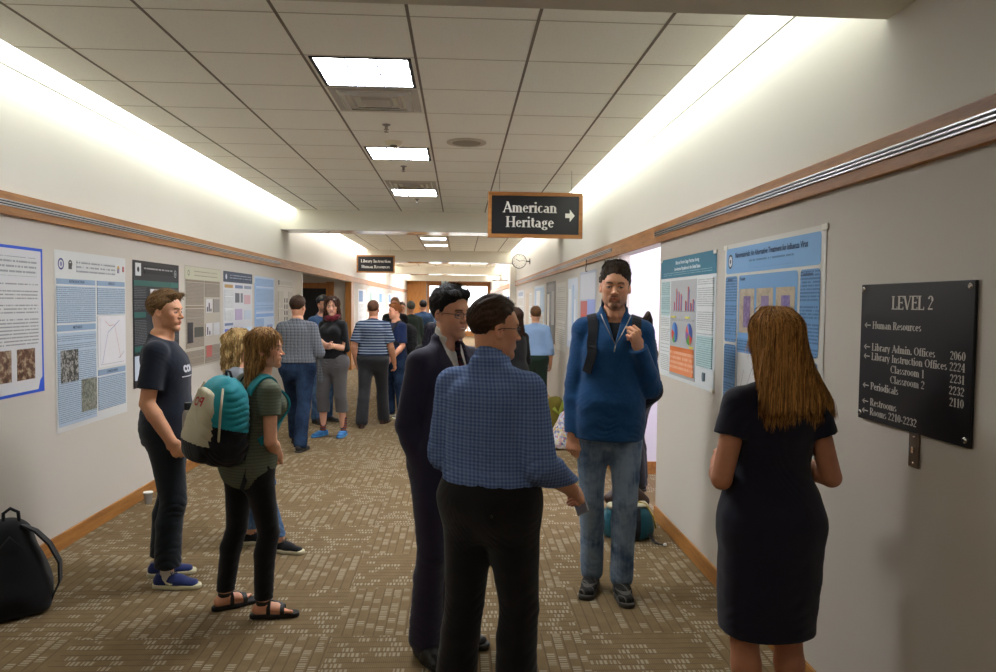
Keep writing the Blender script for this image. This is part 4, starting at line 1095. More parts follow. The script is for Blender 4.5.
ink_dark = inkmat('text_on_paper', '#cfcfcd', '#3a3a42'); ink_blue = inkmat('text_on_light_blue', '#aebfd0', '#46536a', seed=1)
ink_big = inkmat('coarse_text', '#d3d2d2', '#3c3c46', .021, 2, .4, 95)
ink_head = inkmat('heading_text', '#d0d2d2', '#4a4e58', .03, 3, .38, 60); ink_teal = inkmat('text_on_pale_teal', '#b5d2d4', '#557076', seed=4)
ink_wht = inkmat('text_on_white', '#dfe2e2', '#6b7478', seed=5); ink_or = inkmat('orange_table', '#e9905e', '#f6cdb2', .034, 6, .55, 70, dens=.42)
ink_b2 = inkmat('text_on_blue', '#6d9bc9', '#274469', .0155, seed=7, thick=.5, word=120); ink_blk = inkmat('text_on_black', '#232428', '#80848a', seed=8)
ink_tan = inkmat('text_on_tan', '#9f9385', '#5c5248', seed=9); ink_tan2 = inkmat('text_on_cream', '#c6c2ac', '#67624f', .02, seed=10)
ink_sky = inkmat('text_on_sky', '#9dbbe0', '#52709c', .016, seed=11); ink_cr = inkmat('text_on_ivory', '#cfc9bb', '#5f5b52', .016, seed=12)

# 1 blue-framed sheet at the left edge of the picture
p = Poster(-1, 3.72, 4.82, 1.07, 1.955, '#2f5bd2', 'white text poster with a bright blue border, leftmost on the left wall')
p.rect(.018, .02, .982, .98, '#d2d1d3', 'page'); p.rect(.06, .80, .94, .93, ink_head, 'title_block'); p.rect(.05, .34, .95, .77, ink_big, 'text_block')
for a in (.30, .52, .74): p.rect(a, .10, a+.17, .31, photomat('figure_photo_%d' % int(a*100), [(.3, '#231815'), (.5, '#6f4a34'), (.62, '#b7a78c'), (.75, '#3c2c40')], 22), 'photo')
# 2 tall pale poster
p = Poster(-1, 4.96, 5.98, .77, 1.965, '#d7d8d6', 'tall white and pale blue research poster with a line graph', curl=.004)
p.disc(.075, .925, .038, '#39417f', 'emblem', r0=.027); p.disc(.075, .925, .016, '#8a8fae', 'emblem'); p.disc(.19, .93, .026, '#4a4a4a', 'emblem', r0=.014); p.rect(.17, .90, .21, .935, '#4a4a4a', 'emblem')
p.rect(.27, .885, .83, .955, ink_head, 'title_block'); p.disc(.88, .93, .02, '#c9a24b'); p.rect(.866, .90, .894, .93, '#8f86a0', 'emblem'); p.rect(.95, .91, .975, .945, '#c46a6a', 'emblem')
for x0, x1, z0, z1, hd in ((.02, .52, .815, .845, 'INTRODUCTION'), (.55, .98, .815, .845, 'RESULTS'), (.02, .52, .555, .59, 'METHODS'), (.55, .98, .27, .305, 'CONCLUSION')):
    p.rect(x0, z0, x1, z1, '#8fa7c2', 'heading_bar'); p.txt(hd, (x0+x1)/2, (z0+z1)/2, .026, '#2b3d58', .0003)
p.rect(.02, .60, .52, .805, ink_blue, 'text_block'); p.rect(.55, .64, .98, .805, ink_blue, 'text_block'); p.rect(.02, .03, .52, .545, ink_blue, 'text_block'); p.rect(.55, .06, .98, .262, ink_blue, 'text_block')
p.rect(.55, .32, .98, .63, '#e3e1e4', 'graph_page'); p.line([(.61, .34), (.66, .45), (.70, .53), (.78, .56), (.88, .60)], '#5160a8', .0035); p.line([(.66, .60), (.72, .57), (.80, .575), (.86, .45), (.90, .36)], '#c06a62', .0035); p.line([(.86, .36), (.90, .37), (.95, .40)], '#555555', .0025); p.line([(.58, .335), (.95, .335)], '#777777', .002, 'axis'); p.line([(.58, .335), (.58, .62)], '#777777', .002, 'axis')
p.rect(.05, .27, .27, .45, photomat('rock_photo', [(.35, '#141414'), (.5, '#494844'), (.62, '#bab9b4'), (.7, '#33322f')], 45), 'photo'); p.rect(.31, .08, .52, .27, photomat('rubble_photo', [(.3, '#3b4a3d'), (.5, '#7b7f74'), (.65, '#a8a59b'), (.75, '#5a4f48')], 60), 'photo')
# 3 black poster
p = Poster(-1, 6.11, 7.09, .93, 1.965, '#1d1e22', 'black research poster with dark green heading bars, behind the navy T-shirt man')
p.rect(.05, .88, .16, .98, '#cfd4d4', 'emblem'); p.disc(.105, .93, .022, '#1d1e22', 'emblem'); p.disc(.91, .92, .034, '#aab4b4', 'emblem', r0=.026, sx=.8); p.disc(.91, .92, .015, '#8a9494', 'emblem')
p.rect(.22, .90, .84, .965, inkmat('white_title', '#1d1e22', '#cfd2d2', .032, 13, .4, 60), 'title_block')
for z in (.80, .55, .28): p.rect(.02, z, .25 if z < .8 else .98, z+.045, '#1f5c54', 'heading_bar')
p.rect(.80, .80, .98, .845, '#2a6a62', 'heading_bar'); p.rect(.02, .61, .26, .79, ink_blk, 'text_block'); p.rect(.02, .34, .26, .54, ink_blk, 'text_block'); p.rect(.78, .34, .98, .79, ink_blk, 'text_block')
p.rect(.34, .60, .53, .78, '#d5d6da', 'graph_page'); p.rect(.58, .60, .75, .78, '#d5d6da', 'graph_page'); p.rect(.36, .62, .42, .70, '#7c8290', 'bar'); p.rect(.61, .62, .66, .74, '#7c8290', 'bar')
p.line([(.30, .28), (.36, .42), (.42, .36), (.50, .46)], '#d8431f', .06, 'flame_picture'); p.line([(.36, .27), (.46, .36), (.55, .30)], '#e07a2a', .03, 'flame_picture'); p.rect(.02, .06, .26, .25, '#c8d3e3', 'graph_page'); p.rect(.30, .05, .74, .24, ink_blk, 'text_block')
# 4 tan poster
p = Poster(-1, 7.235, 8.30, .98, 1.98, '#b9b1a3', 'tan research poster with a pale green title band, right of the black one')
p.rect(.01, .87, .99, .99, '#c6c5ac', 'title_panel'); p.rect(.24, .90, .90, .965, ink_tan2, 'title_block'); p.disc(.10, .93, .028, '#77786a', 'emblem', r0=.018)
for x0, x1, z0, z1 in ((.03, .50, .62, .84), (.53, .97, .70, .84), (.03, .50, .20, .58), (.53, .97, .30, .42), (.03, .5, .02, .17), (.53, .97, .02, .2)): p.rect(x0, z0, x1, z1, ink_tan, 'text_block')
for x0, x1, z0, z1 in ((.03, .50, .845, .865), (.53, .97, .845, .865), (.03, .50, .59, .61)): p.rect(x0, z0, x1, z1, '#8a7c69', 'heading_bar')
for x0, x1, z0, z1, c in ((.55, .74, .54, .68, '#d2cfd0'), (.77, .96, .54, .68, '#8f8a86'), (.55, .74, .30, .43, '#d6d4d6'), (.77, .96, .30, .43, '#cfcfd2'), (.06, .2, .25, .45, '#2c2b31'), (.24, .48, .30, .40, '#4b4a44'), (.56, .72, .08, .2, '#b9645c')): p.rect(x0, z0, x1, z1, c, 'figure')
for x, z, hh in ((.58, .55, .05), (.63, .55, .09), (.68, .55, .03), (.58, .31, .08), (.64, .31, .04)): p.rect(x, z, x+.03, z+hh, '#4a4450', 'bar')
# 5 navy heading poster
p = Poster(-1, 8.40, 9.55, 1.05, 1.975, '#d5d6da', 'white research poster with a navy title band and many small charts')
p.rect(.0, .87, 1, 1, '#27374f', 'title_panel'); p.rect(.2, .90, .95, .97, inkmat('pale_title', '#27374f', '#b7c0cf', .03, 14, .4, 60), 'title_block'); p.disc(.09, .935, .03, '#c7cfdb', 'emblem')
for x0, x1, z0, z1, c in ((.04, .30, .80, .84, '#b58c4e'), (.38, .64, .80, .84, '#6b7da3'), (.70, .96, .80, .84, '#8a93ab'), (.04, .30, .34, .37, '#6b7da3'), (.38, .52, .62, .74, '#5f636b'), (.57, .64, .62, .74, '#7d7f86'), (.70, .92, .60, .72, '#d0a9b2'), (.38, .62, .40, .54, '#b9a9c9'), (.70, .94, .40, .52, '#c3cfdd'), (.42, .50, .18, .30, '#3b4fae'), (.55, .63, .18, .30, '#4d63c4'), (.70, .93, .16, .3, '#c2d6e3'), (.04, .15, .2, .3, '#4d63c4'), (.20, .3, .2, .3, '#3b4fae')): p.rect(x0, z0, x1, z1, c, 'figure')
p.rect(.04, .40, .30, .78, ink_wht, 'text_block'); p.rect(.38, .04, .94, .14, ink_wht, 'text_block')
p = Poster(-1, 9.65, 10.67, 1.05, 1.965, '#bccde4', 'light blue research poster, second before the alcove')
p.rect(.04, .86, .96, .97, ink_sky, 'title_block'); p.rect(.04, .5, .96, .84, ink_sky, 'text_block'); p.rect(.04, .42, .96, .47, '#7ea6dc', 'heading_bar'); p.rect(.04, .05, .45, .4, ink_sky, 'text_block'); p.rect(.6, .16, .9, .3, '#8295c8', 'figure'); p.rect(0, .1, .07, .9, '#8fb6e0', 'side_band')
p = Poster(-1, 10.84, 11.87, 1.05, 1.975, '#cbc6ba', 'ivory research poster with four small black bar charts, last before the alcove')
p.rect(.05, .86, .95, .96, ink_cr, 'title_block'); p.rect(.05, .9, .13, .97, '#6f6b63', 'emblem')
for x in (.42, .56): 
    for z in (.52, .32, .62, .42): p.rect(x, z, x+.05, z+.07, '#26262c', 'bar')
p.rect(.05, .1, .36, .8, ink_cr, 'text_block'); p.rect(.68, .1, .95, .8, ink_cr, 'text_block'); p.disc(.80, .60, .012, '#b03a34', 'dot')
# far left wall, beyond the alcove
for i, (a, b, z0, z1, c1, c2, lb) in enumerate(((19.4, 20.9, 1.12, 1.98, '#dfe3e8', '#5f86b8', 'pale far poster with a blue picture, first beyond the alcove'), (21.6, 23.0, 1.1, 1.96, '#e2e4e4', '#7a9a86', 'pale far poster with a green figure, beyond the alcove'),
        (24.2, 26.0, 1.1, 1.97, '#dfe4ea', '#4f7fb4', 'far blue and white poster under the hanging library sign'), (27.4, 29.2, 1.1, 1.97, '#e0e4ea', '#6f9ac2', 'far blue and white poster, second from the oak panel'), (30.5, 33.0, 1.1, 1.97, '#dfe3e8', '#8aa7c4', 'far pale poster, nearest the oak panel'))):
    p = Poster(-1, a, b, z0, z1, c1, lb, group='distant posters on the left wall'); p.rect(.08, .62, .6, .95, c2, 'figure'); p.rect(.1, .1, .9, .55, ink_wht, 'text_block'); p.rect(.65, .65, .92, .92, ink_wht, 'text_block')

# right wall: teal-headed poster with pies and bars
p = Poster(1, 5.60, 4.38, 1.13, 1.985, '#dde3e4', 'white research poster with a teal title band, two pie charts and an orange table', curl=.004)
p.rect(0, .835, 1, 1, '#2b7690', 'title_panel')
p.txt('Illicit and Heroin Usage Practices Among', .52, .955, .034, '#dbe9ec', .0006, sx=.92); p.txt('Low-Income Populations in the United States', .52, .905, .034, '#dbe9ec', .0006, sx=.92); p.rect(.06, .85, .94, .88, inkmat('authors', '#2b7690', '#a9cdd8', .014, 15), 'author_line')
p.rect(.02, .52, .20, .81, ink_teal, 'text_block'); p.rect(.02, .05, .20, .50, ink_wht, 'text_block'); p.rect(.225, .03, .70, .81, '#b9bcbf', 'centre_panel')
for cx, hs_ in ((.30, (.08, .20, .17, .15)), (.52, (.09, .21, .07, .10))):
    for j, hh in enumerate(hs_): p.rect(cx+j*.045-.01, .565, cx+j*.045+.009, .565+hh*.9, '#c05b54', 'bar'); p.rect(cx+j*.045+.009, .565, cx+j*.045+.018, .565+hh*.8, '#5b74b8', 'bar')
    p.line([(cx-.03, .56), (cx+.18, .56)], '#5a5a5a', .002, 'axis')
p.rect(.25, .505, .33, .52, '#e6de5c', 'highlight'); p.rect(.52, .505, .60, .52, '#e6de5c', 'highlight'); p.rect(.60, .275, .67, .29, '#e6de5c', 'highlight')
p.rect(.27, .485, .67, .498, inkmat('pie_title', '#b9bcbf', '#4a4a50', .012, 16), 'heading_text')
for cx, sp in ((.325, ((90, -80, '#3f6fc4'), (-80, -130, '#59a94f'), (-130, -200, '#cf4740'), (160, 90, '#6aa0d8'))), (.60, ((90, -20, '#2d55a5'), (-20, -75, '#cf4740'), (-75, -140, '#4da64a'), (-140, -195, '#9b5bb0'), (165, 120, '#d65c54'), (120, 90, '#4c93d9')))):
    for a1, a0, c in sp: p.disc(cx, .385, .072, c, 'pie_slice', a0=a0, a1=a1)
p.rect(.245, .055, .68, .27, ink_or, 'orange_table'); p.rect(.245, .235, .68, .27, '#e07a3c', 'heading_bar')
p.rect(.735, .40, .97, .81, ink_wht, 'text_block'); p.rect(.735, .16, .97, .385, ink_teal, 'text_block'); p.disc(.85, .09, .030, '#3f5560', 'emblem', r0=.022, sx=.7); p.rect(.835, .06, .865, .12, '#6a7c84', 'emblem')
for x, z in ((.01, .99), (.99, .985), (.01, .01), (.99, .012)): p.tape(x, z)
# right wall: big blue poster
p = Poster(1, 4.24, 3.05, 1.02, 1.995, '#dcdad2', 'large light blue research poster with gel photographs, half hidden by the long-haired woman', curl=.004)
bl = '#7fb0de'
p.rect(.02, .83, .965, .975, bl, 'title_panel', .02); p.disc(.075, .90, .040, '#26324a', 'emblem', sx=.85); p.disc(.075, .90, .030, '#d9dde2', 'emblem', sx=.85); p.disc(.075, .90, .012, '#55617a', 'emblem')
p.txt('Nanomaterials: An Alternative Treatment for Influenza Virus', .50, .93, .041, '#24406a', .0006, sx=.86)
p.rect(.3, .85, .75, .90, inkmat('authors_blue', bl, '#31507a', .022, 17, .4, 70), 'author_line')
p.rect(.02, .44, .17, .815, ink_b2, 'text_block', .02); p.rect(.02, .02, .17, .425, ink_b2, 'text_block', .02); p.rect(.81, .42, .965, .815, ink_b2, 'text_block', .02); p.rect(.81, .02, .965, .40, ink_b2, 'text_block', .02)
p.rect(.19, .03, .79, .815, '#77a8d8', 'centre_panel', .02)
p.txt('Abstract', .05, .795, .022, '#1e3558', .0004, 'LEFT'); p.txt('Results', .21, .795, .024, '#1e3558', .0004, 'LEFT'); p.txt('Conclusions', .82, .793, .022, '#1e3558', .0004, 'LEFT')
for x0, c in ((.205, '#6c4f86'), (.40, '#7f6a9c'), (.60, '#5d53a0')):
    p.rect(x0, .50, x0+.17, .74, photomat('gel_%d' % int(x0*1000), [(.35, '#a08d74'), (.55, '#c2b296'), (.7, '#b09e86')], 14), 'gel_photo'); p.rect(x0+.05, .53, x0+.13, .70, photomat('gel_lane_%d' % int(x0*1000), [(.4, c), (.6, '#8e7aa6')], 40), 'gel_lane')
p.rect(.20, .08, .42, .39, '#dddcd8', 'graph_page'); p.rect(.45, .08, .77, .39, '#dddcd8', 'graph_page'); p.line([(.23, .15), (.28, .30), (.32, .22), (.39, .34)], '#5b6478', .003)
p.rect(.19, .40, .79, .47, ink_b2, 'caption')
for x, z in ((.99, .99), (.01, .985), (.99, .01)): p.tape(x, z)
# distant right wall
ink_f = inkmat('distant_text', '#d8d6ce', '#8b8a84', .03, seed=20)
def far(y1_, y0_, z0, z1, bg, label, parts): 
    q = Poster(1, y1_, y0_, z0, z1, bg, label)
    for a in parts: q.rect(*a[:4], a[4], a[5] if len(a) > 5 else 'figure')
    return q
far(9.45, 8.3, 1.15, 2.05, '#aeb6c6', 'glossy sheet with a red and violet picture, left of the fleece man', ((.05, .62, .95, .96, '#c9ccd4'), (.08, .05, .5, .60, '#b7554f', 'picture'), (.5, .05, .95, .62, '#8fa0d8', 'picture'), (.14, .2, .36, .42, '#cf3d30', 'picture')))
far(10.5, 9.6, 1.05, 2.0, '#ccd6e4', 'crumpled clear plastic-wrapped poster, second left of the fleece man', ((.1, .1, .35, .85, '#e9eef4'), (.5, .2, .62, .9, '#8fb4dc'), (.70, .1, .8, .7, '#eef2f6')))
far(11.75, 10.65, .95, 1.97, '#d3d1c8', 'plain ivory text poster right of the man in the light blue shirt', ((.08, .1, .92, .8, ink_f, 'text_block'), (.15, .86, .85, .95, ink_f, 'title_block')))
far(13.1, 11.85, 1.0, 2.02, '#2c2b2a', 'dark distant poster with two white columns on the right wall', ((.1, .05, .35, .8, '#c9c7be'), (.6, .3, .88, .85, '#8d8b83'), (.08, .84, .92, .95, '#55534e')))
far(15.2, 13.4, 1.0, 2.0, '#cddbe8', 'pale blue distant poster above the man in the light blue shirt', ((.05, .5, .95, .95, '#a9c6e4'), (.2, .6, .6, .9, '#eef3f8'), (.1, .05, .9, .45, ink_f, 'text_block')))
far(17.3, 15.6, 1.0, 1.98, '#cdbfa9', 'tan and white distant poster left of the pale blue one', ((.1, .1, .5, .9, '#bfa98a'), (.55, .1, .95, .9, ink_f)))
far(19.6, 17.8, 1.0, 1.98, '#d8dde2', 'white distant poster below the clock', ((.1, .1, .9, .8, ink_f), (.1, .85, .9, .95, '#9fb2c4')))
far(24.0, 21.4, 1.0, 1.98, '#cbd9e8', 'blue and white poster beyond the far pilaster', ((.1, .1, .4, .9, '#5c84b4'), (.5, .1, .95, .9, ink_f)))
far(29.0, 25.5, 1.0, 1.98, '#d6d9da', 'farthest poster on the right wall', ((.1, .1, .9, .6, ink_f), (.1, .65, .9, .95, '#7d9cb8')))

# ---- LEVEL 2 directory
M['signblk'] = plain('sign_black', '#17161a', .35); M['signtxt'] = plain('sign_letter', '#c9c5bb', .5)
s = empty('directory_sign', (XR-.004, 2.745, 1.235), -pi/2, 'black LEVEL 2 directory sign with white room list on the right wall', 'sign')
W_, H_ = .622, .50
MB().box((0, -.010, 0), (W_, 0, H_)).build('panel', M['signblk'], s, bevel=.002)
def st(t, x, z, sz, al='LEFT', sx=1.30): serif('lettering', t, sz*.80, M['signtxt'], s, (x, -.0108, z), al, sx, 1.2)
st('LEVEL 2', .315, .430, .058, 'CENTER', 1.22)
rows = (('Human Resources', '', .350, 0), ('Library Admin. Offices', '2060', .270, 0), ('Library Instruction Offices', '2224', .2355, 0), ('Classroom 1', '2231', .199, 1), ('Classroom 2', '2232', .163, 1), ('Periodicals', '2110', .127, 0), ('Restrooms', '', .068, 0), ('Rooms 2210-2232', '', .033, 0))
for tx, no, z, ind in rows:
    st(tx, .082 if not ind else .205, z, .0335)
    if no: st(no, .592, z, .0335, 'RIGHT', 1.2)
    if not ind:
        ar = MB(); ar.box((.041, -.0112, z-.0018), (.069, -.010, z+.0018)); ar.add([(.030, -.0112, z), (.044, -.0112, z+.010), (.047, -.0112, z+.0075), (.037, -.0112, z), (.047, -.0112, z-.0075), (.044, -.0112, z-.010)], [(3, 2, 1, 0), (0, 5, 4, 3)]); ar.build('arrow', M['signtxt'], s)
for x, z in ((.018, .482), (.603, .482), (.018, .022), (.603, .022)): MB().lathe([(.0095, -.010), (.0095, -.014), (.006, -.0165)], (x, 0, z), 'y', 16).build('screw', M['chrome'], s)
# steel plate below
s = empty('wall_plate', (XR-.002, 2.432, 1.118), -pi/2, 'narrow brushed steel switch plate under the directory sign', 'switch plate')
MB().box((0, -.006, 0), (.058, 0, .118)).build('plate', plain('bronze_plate', '#6f665c', .3, .8), s, bevel=.003)
MB().box((.024, -.012, .048), (.034, -.006, .070)).build('toggle', M['chrome'], s, bevel=.002)
for z in (.015, .103): MB().lathe([(.004, -.006), (.003, -.0075)], (.029, 0, z), 'y', 10).build('screw', M['chrome'], s)

# ---- hanging signs
def hang_sign(x, y, z, w_, h_, lines, label, arrow, sz, rx=0):
    s = empty('hanging_sign', (x, y, z), 0, label, 'sign'); b = .034*w_/.95+.004
    f = MB().box((-w_/2, -.02, 0), (w_/2, .02, b)).box((-w_/2, -.02, h_-b), (w_/2, .02, h_)).box((-w_/2, -.02, b), (-w_/2+b, .02, h_-b)).box((w_/2-b, -.02, b), (w_/2, .02, h_-b))
    f.build('frame', wood('sign_oak', '#865528', '#ac7840', 'x'), s, bevel=.002); MB().box((-w_/2+b, -.012, b), (w_/2-b, .012, h_-b)).build('board', M['signblk'], s)
    for i, t in enumerate(lines): serif('lettering', t, sz*.74, plain('sign_white', '#dcdad2', .5), s, (rx, -.0130, h_*(.5+(len(lines)-1)*.16-i*.32)), sx=1.14, wt=1.15)
    if arrow:
        ax = w_/2-.13; zc = h_*.5; m = MB(); m.add([(ax-.045, -.0135, zc+.022), (ax, -.0135, zc+.022), (ax, -.0135, zc+.062), (ax+.05, -.0135, zc), (ax, -.0135, zc-.062), (ax, -.0135, zc-.022), (ax-.045, -.0135, zc-.022)], [(6, 5, 1, 0), (4, 3, 2)]); m.build('arrow', plain('sign_white_arrow', '#dcdad2', .5), s)
    for sx in (-1, 1): MB().tube([(sx*w_*.38, 0, h_), (sx*w_*.38, 0, ZC-z)], .0022, 6).build('hanging_wire', M['steel'], s); MB().tube([(sx*w_*.38, 0, h_), (sx*w_*.38, 0, h_+.035)], .006, 8).build('hanger', M['white'], s)
    return s
hang_sign(.747, 7.5, 2.305, .95, .455, ('American', 'Heritage'), 'oak-framed black hanging sign reading American Heritage with a white arrow', True, .145, -.055)
hang_sign(-2.06, 18.5, 2.36, .93, .43, ('Library Instruction', 'Human Resources'), 'smaller, farther oak-framed hanging sign reading Library Instruction, Human Resources', False, .098)
# ---- clock on its bracket
t = empty('wall_clock', (1.285, 16.3, 2.57), 0, 'round white double-sided clock on a bracket from the right wall', 'clock')
MB().lathe([(.150, -.035), (.160, -.03), (.160, .03), (.150, .035)], axis='y', n=40).build('case', M['black'], t); MB().lathe([(.146, -.0365), (.001, -.0370)], axis='y', n=40).build('face', plain('clock_face', '#e9e6dd', .4), t)
m = MB()
for k in range(12):
    a = k*pi/6; m.box((-.004, -.0385, .112), (.004, -.037, .134), M=Matrix.Rotation(a, 4, 'Y'))
m.build('hour_marks', M['black'], t)
MB().box((-.005, -.040, -.01), (.005, -.0385, .08), M=Matrix.Rotation(math.radians(-60), 4, 'Y')).build('hour_hand', M['black'], t); MB().box((-.0035, -.042, -.01), (.0035, -.0405, .12), M=Matrix.Rotation(math.radians(80), 4, 'Y')).build('minute_hand', M['black'], t)
MB().box((.155, -.012, -.012), (XR-1.285, .012, .012)).box((XR-1.285-.015, -.03, -.06), (XR-1.285, .03, .06)).build('bracket', M['black'], t)
# small blade sign fixed far down the right wall, and an exit light
t = empty('bracket_sign', (XR, 24.0, 2.36), 0, 'thin grey blade sign arm far down the right wall', 'sign'); MB().box((-.48, -.02, 0), (0, .02, .035)).build('arm', M['steel'], t); MB().box((-.02, -.04, -.03), (0, .04, .07)).build('bracket', M['steel'], t)
t = empty('ceiling_box', (-.72, 36.2, 2.5), 0, 'pale blue box hanging over the glazed doors at the far end', 'box'); MB().box((-.17, -.05, -.1), (.17, .05, .184)).build('case', plain('pale_blue_box', '#aebcc4', .4), t)
# picture-rail hook
t = empty('rail_hook', (XR-.032, 8.75, 2.08), 0, 'thin black hook hanging from the oak band left of the fleece man', 'hook'); MB().tube([(0, 0, .10), (-.012, 0, .09), (-.012, 0, .02), (-.02, 0, -.02), (-.012, 0, -.05), (0, 0, -.04)], .005, 6).build('wire', M['black'], t)

# ------------------------------------------------------------------ cloth for the figures
def plaid(name, base, dark, light, p=.012, fade=.5, ax=(.8, .6), hor=False, w2=.5, p2=None):
    t = NT(name).set(.9, 0, .12); tc = t.n('ShaderNodeTexCoord'); x, y, z = t.sep(tc.outputs['Object'])[:3]
    n = t.noise(7, tc.outputs['Object'], 2)
    u = t.math('ADD', t.math('ADD', t.math('MULTIPLY', x, ax[0]), t.math('MULTIPLY', y, ax[1])), t.math('MULTIPLY', n, .004)); z = t.math('ADD', z, t.math('MULTIPLY', n, .006))
    def st(c, per, duty): return t.math('LESS_THAN', t.math('FRACT', t.math('DIVIDE', c, per)), duty)
    if hor: a = t.math('MULTIPLY', st(z, p, w2), 1.0); b = st(z, p2 or p*.5, .12); c = t.mix(a, lin(base), lin(dark)); c = t.mix(t.math('MULTIPLY', b, .5), c, lin(light))
    else:
        a = t.math('ADD', t.math('MULTIPLY', st(u, p, w2), .5), t.math('MULTIPLY', st(z, p, w2), .5)); c = t.mix(a, lin(base), lin(dark))
        q = p2 or p*3; b = t.math('MAXIMUM', st(u, q, .12), st(z, q, .12)); c = t.mix(t.math('MULTIPLY', b, fade), c, lin(light))
    w_ = t.noise(500, tc.outputs['Object'], 2); g = t.math('ADD', .8, t.math('MULTIPLY', w_, .4)); v = t.t.nodes.new('ShaderNodeVectorMath'); v.operation = 'SCALE'; t.l(c, v.inputs[0]); t.l(g, v.inputs[3])
    t.base(v.outputs[0]); t.bump(t.math('ADD', t.math('MULTIPLY', w_, .1), t.noise(34, tc.outputs['Object'], 3)), .3, .007); return t.m
def denim(name, c, worn, amt=.5):
    t = NT(name).set(.9, 0, .12); co = t.coords(); g = t.noise(5.5, co, 4, .6); n = t.noise(420, co, 2); s = t.noise(90, t.coords((1, 1, .08)), 2)
    f = t.math('ADD', t.math('MULTIPLY', g, 1.0), t.math('ADD', t.math('MULTIPLY', n, .12), t.math('MULTIPLY', s, .18)))
    t.base(t.ramp(f, [(.48, lin(c)), (.85-.15*amt, lin(worn))])); t.bump(t.math('ADD', t.math('MULTIPLY', n, .1), t.noise(40, co, 3)), .35, .006); return t.m
C = dict(
    navytee=cloth('navy_jersey', '#161b29'), jogger=cloth('jogger_cloth', '#141b22'), sneak=cloth('blue_mesh', '#1f2b5e', .7), cream=plain('cream_rubber', '#c9c1a2', .6), sock=cloth('white_sock', '#c9c4bb'),
    olive=plaid('olive_stripe', '#64695a', '#585e50', '#7b8170', .016, .35, hor=True, p2=.016), black=cloth('black_cotton', '#0f0f12'), blackl=plain('black_leather', '#161312', .45), grey=cloth('grey_marl', '#6f7378'),
    jean=denim('blue_denim', '#2b4467', '#5a7698'), jeand=denim('dark_denim', '#161f33', '#2b3d57'), jeanl=denim('faded_denim', '#3f5674', '#8496aa', .9), plaidg=plaid('grey_plaid', '#6c7078', '#4a4e57', '#9a9ca0', .034, .6, p2=.034, w2=.45),
    cargo=cloth('grey_cargo', '#5d5a5b'), red=cloth('red_scarf_knit', '#5f1620'), polo=plaid('striped_jersey', '#23304a', '#76808f', '#b9bdc0', .036, .5, hor=True, w2=.42, p2=.036), slack=cloth('charcoal_slacks', '#2b2b2e'), brown=plain('brown_leather', '#3d2015', .4), bluep=cloth('blue_jersey', '#16254a'),
    suit=cloth('suit_wool', '#2b273b', .8, 600, .06, .12, .05), white=cloth('white_shirt', '#d5d2cb', .8, 500, .04), check=plaid('blue_check', (.47, .56, .73), (.30, .38, .57), (.60, .67, .80), .0135, .10, p2=.054), trous=cloth('black_trousers', '#151314', .85, 500, .08, .15), fleece=cloth('blue_fleece', '#16436e', .95, 160, .16, .5, .14),
    shoe=plaid('mottled_trainer', '#33312f', '#1e1d1d', '#6a6660', .02, .6), grsole=plain('grey_sole', '#39352f', .7), dress=cloth('navy_dress', '#1b1a29', .8, 600, .05, .12, .06), ltblue=cloth('light_blue_shirt', '#8ea9cf', .8, 500, .05, .3, .05), green=cloth('green_trousers', '#1e2f25'), gjack=cloth('grey_green_jacket', '#38453f'), djack=cloth('denim_jacket', '#2c4360'), khaki=cloth('khaki', '#5b523e'),
    teal=cloth('teal_nylon', '#1b8894', .6), cream_n=cloth('cream_nylon', '#b3ab92', .7), frame=plain('spectacle_frame', '#15151a', .3), teed=cloth('charcoal_tee', '#15191d'), bpack=cloth('navy_pack_nylon', '#14152a', .6), strapb=cloth('strap_web', '#14151b', .7), tie=plaid('dark_tie', '#231a22', '#151018', '#7b2b2b', .012, .4), brownstr=plain('brown_strap', '#3a241b', .5))
lens = NT('spectacle_lens'); lens.set(.02, 0, .5); lens.b.inputs['Alpha'].default_value = .08; lens.base((.8, .85, .9, 1)); C['lens'] = lens.m

from mathutils.bvhtree import BVHTree
def project(o, tgt, d, off=.0015, lim=None):
    """lays the vertices of o (same parent frame) onto tgt along direction d"""
    bv = BVHTree.FromPolygons([v.co for v in tgt.data.vertices], [p.vertices[:] for p in tgt.data.polygons]); d = Vector(d).normalized(); L = o.matrix_local.copy(); M_ = Matrix.LocRotScale(o.location, o.rotation_euler, o.scale); I = M_.inverted(); miss = set()
    for v in o.data.vertices:
        p = M_ @ v.co; h = bv.ray_cast(p-d*.3, d)
        if h[0] is not None and (lim is None or (h[0]-lim[0]).dot(lim[1]) > 0): v.co = I @ (h[0]-d*off)
        else: miss.add(v.index)
    if miss and lim is not None:
        import bmesh
        bm = bmesh.new(); bm.from_mesh(o.data); bm.verts.ensure_lookup_table(); bmesh.ops.delete(bm, geom=[bm.verts[i] for i in miss], context='VERTS'); bm.to_mesh(o.data); bm.free()
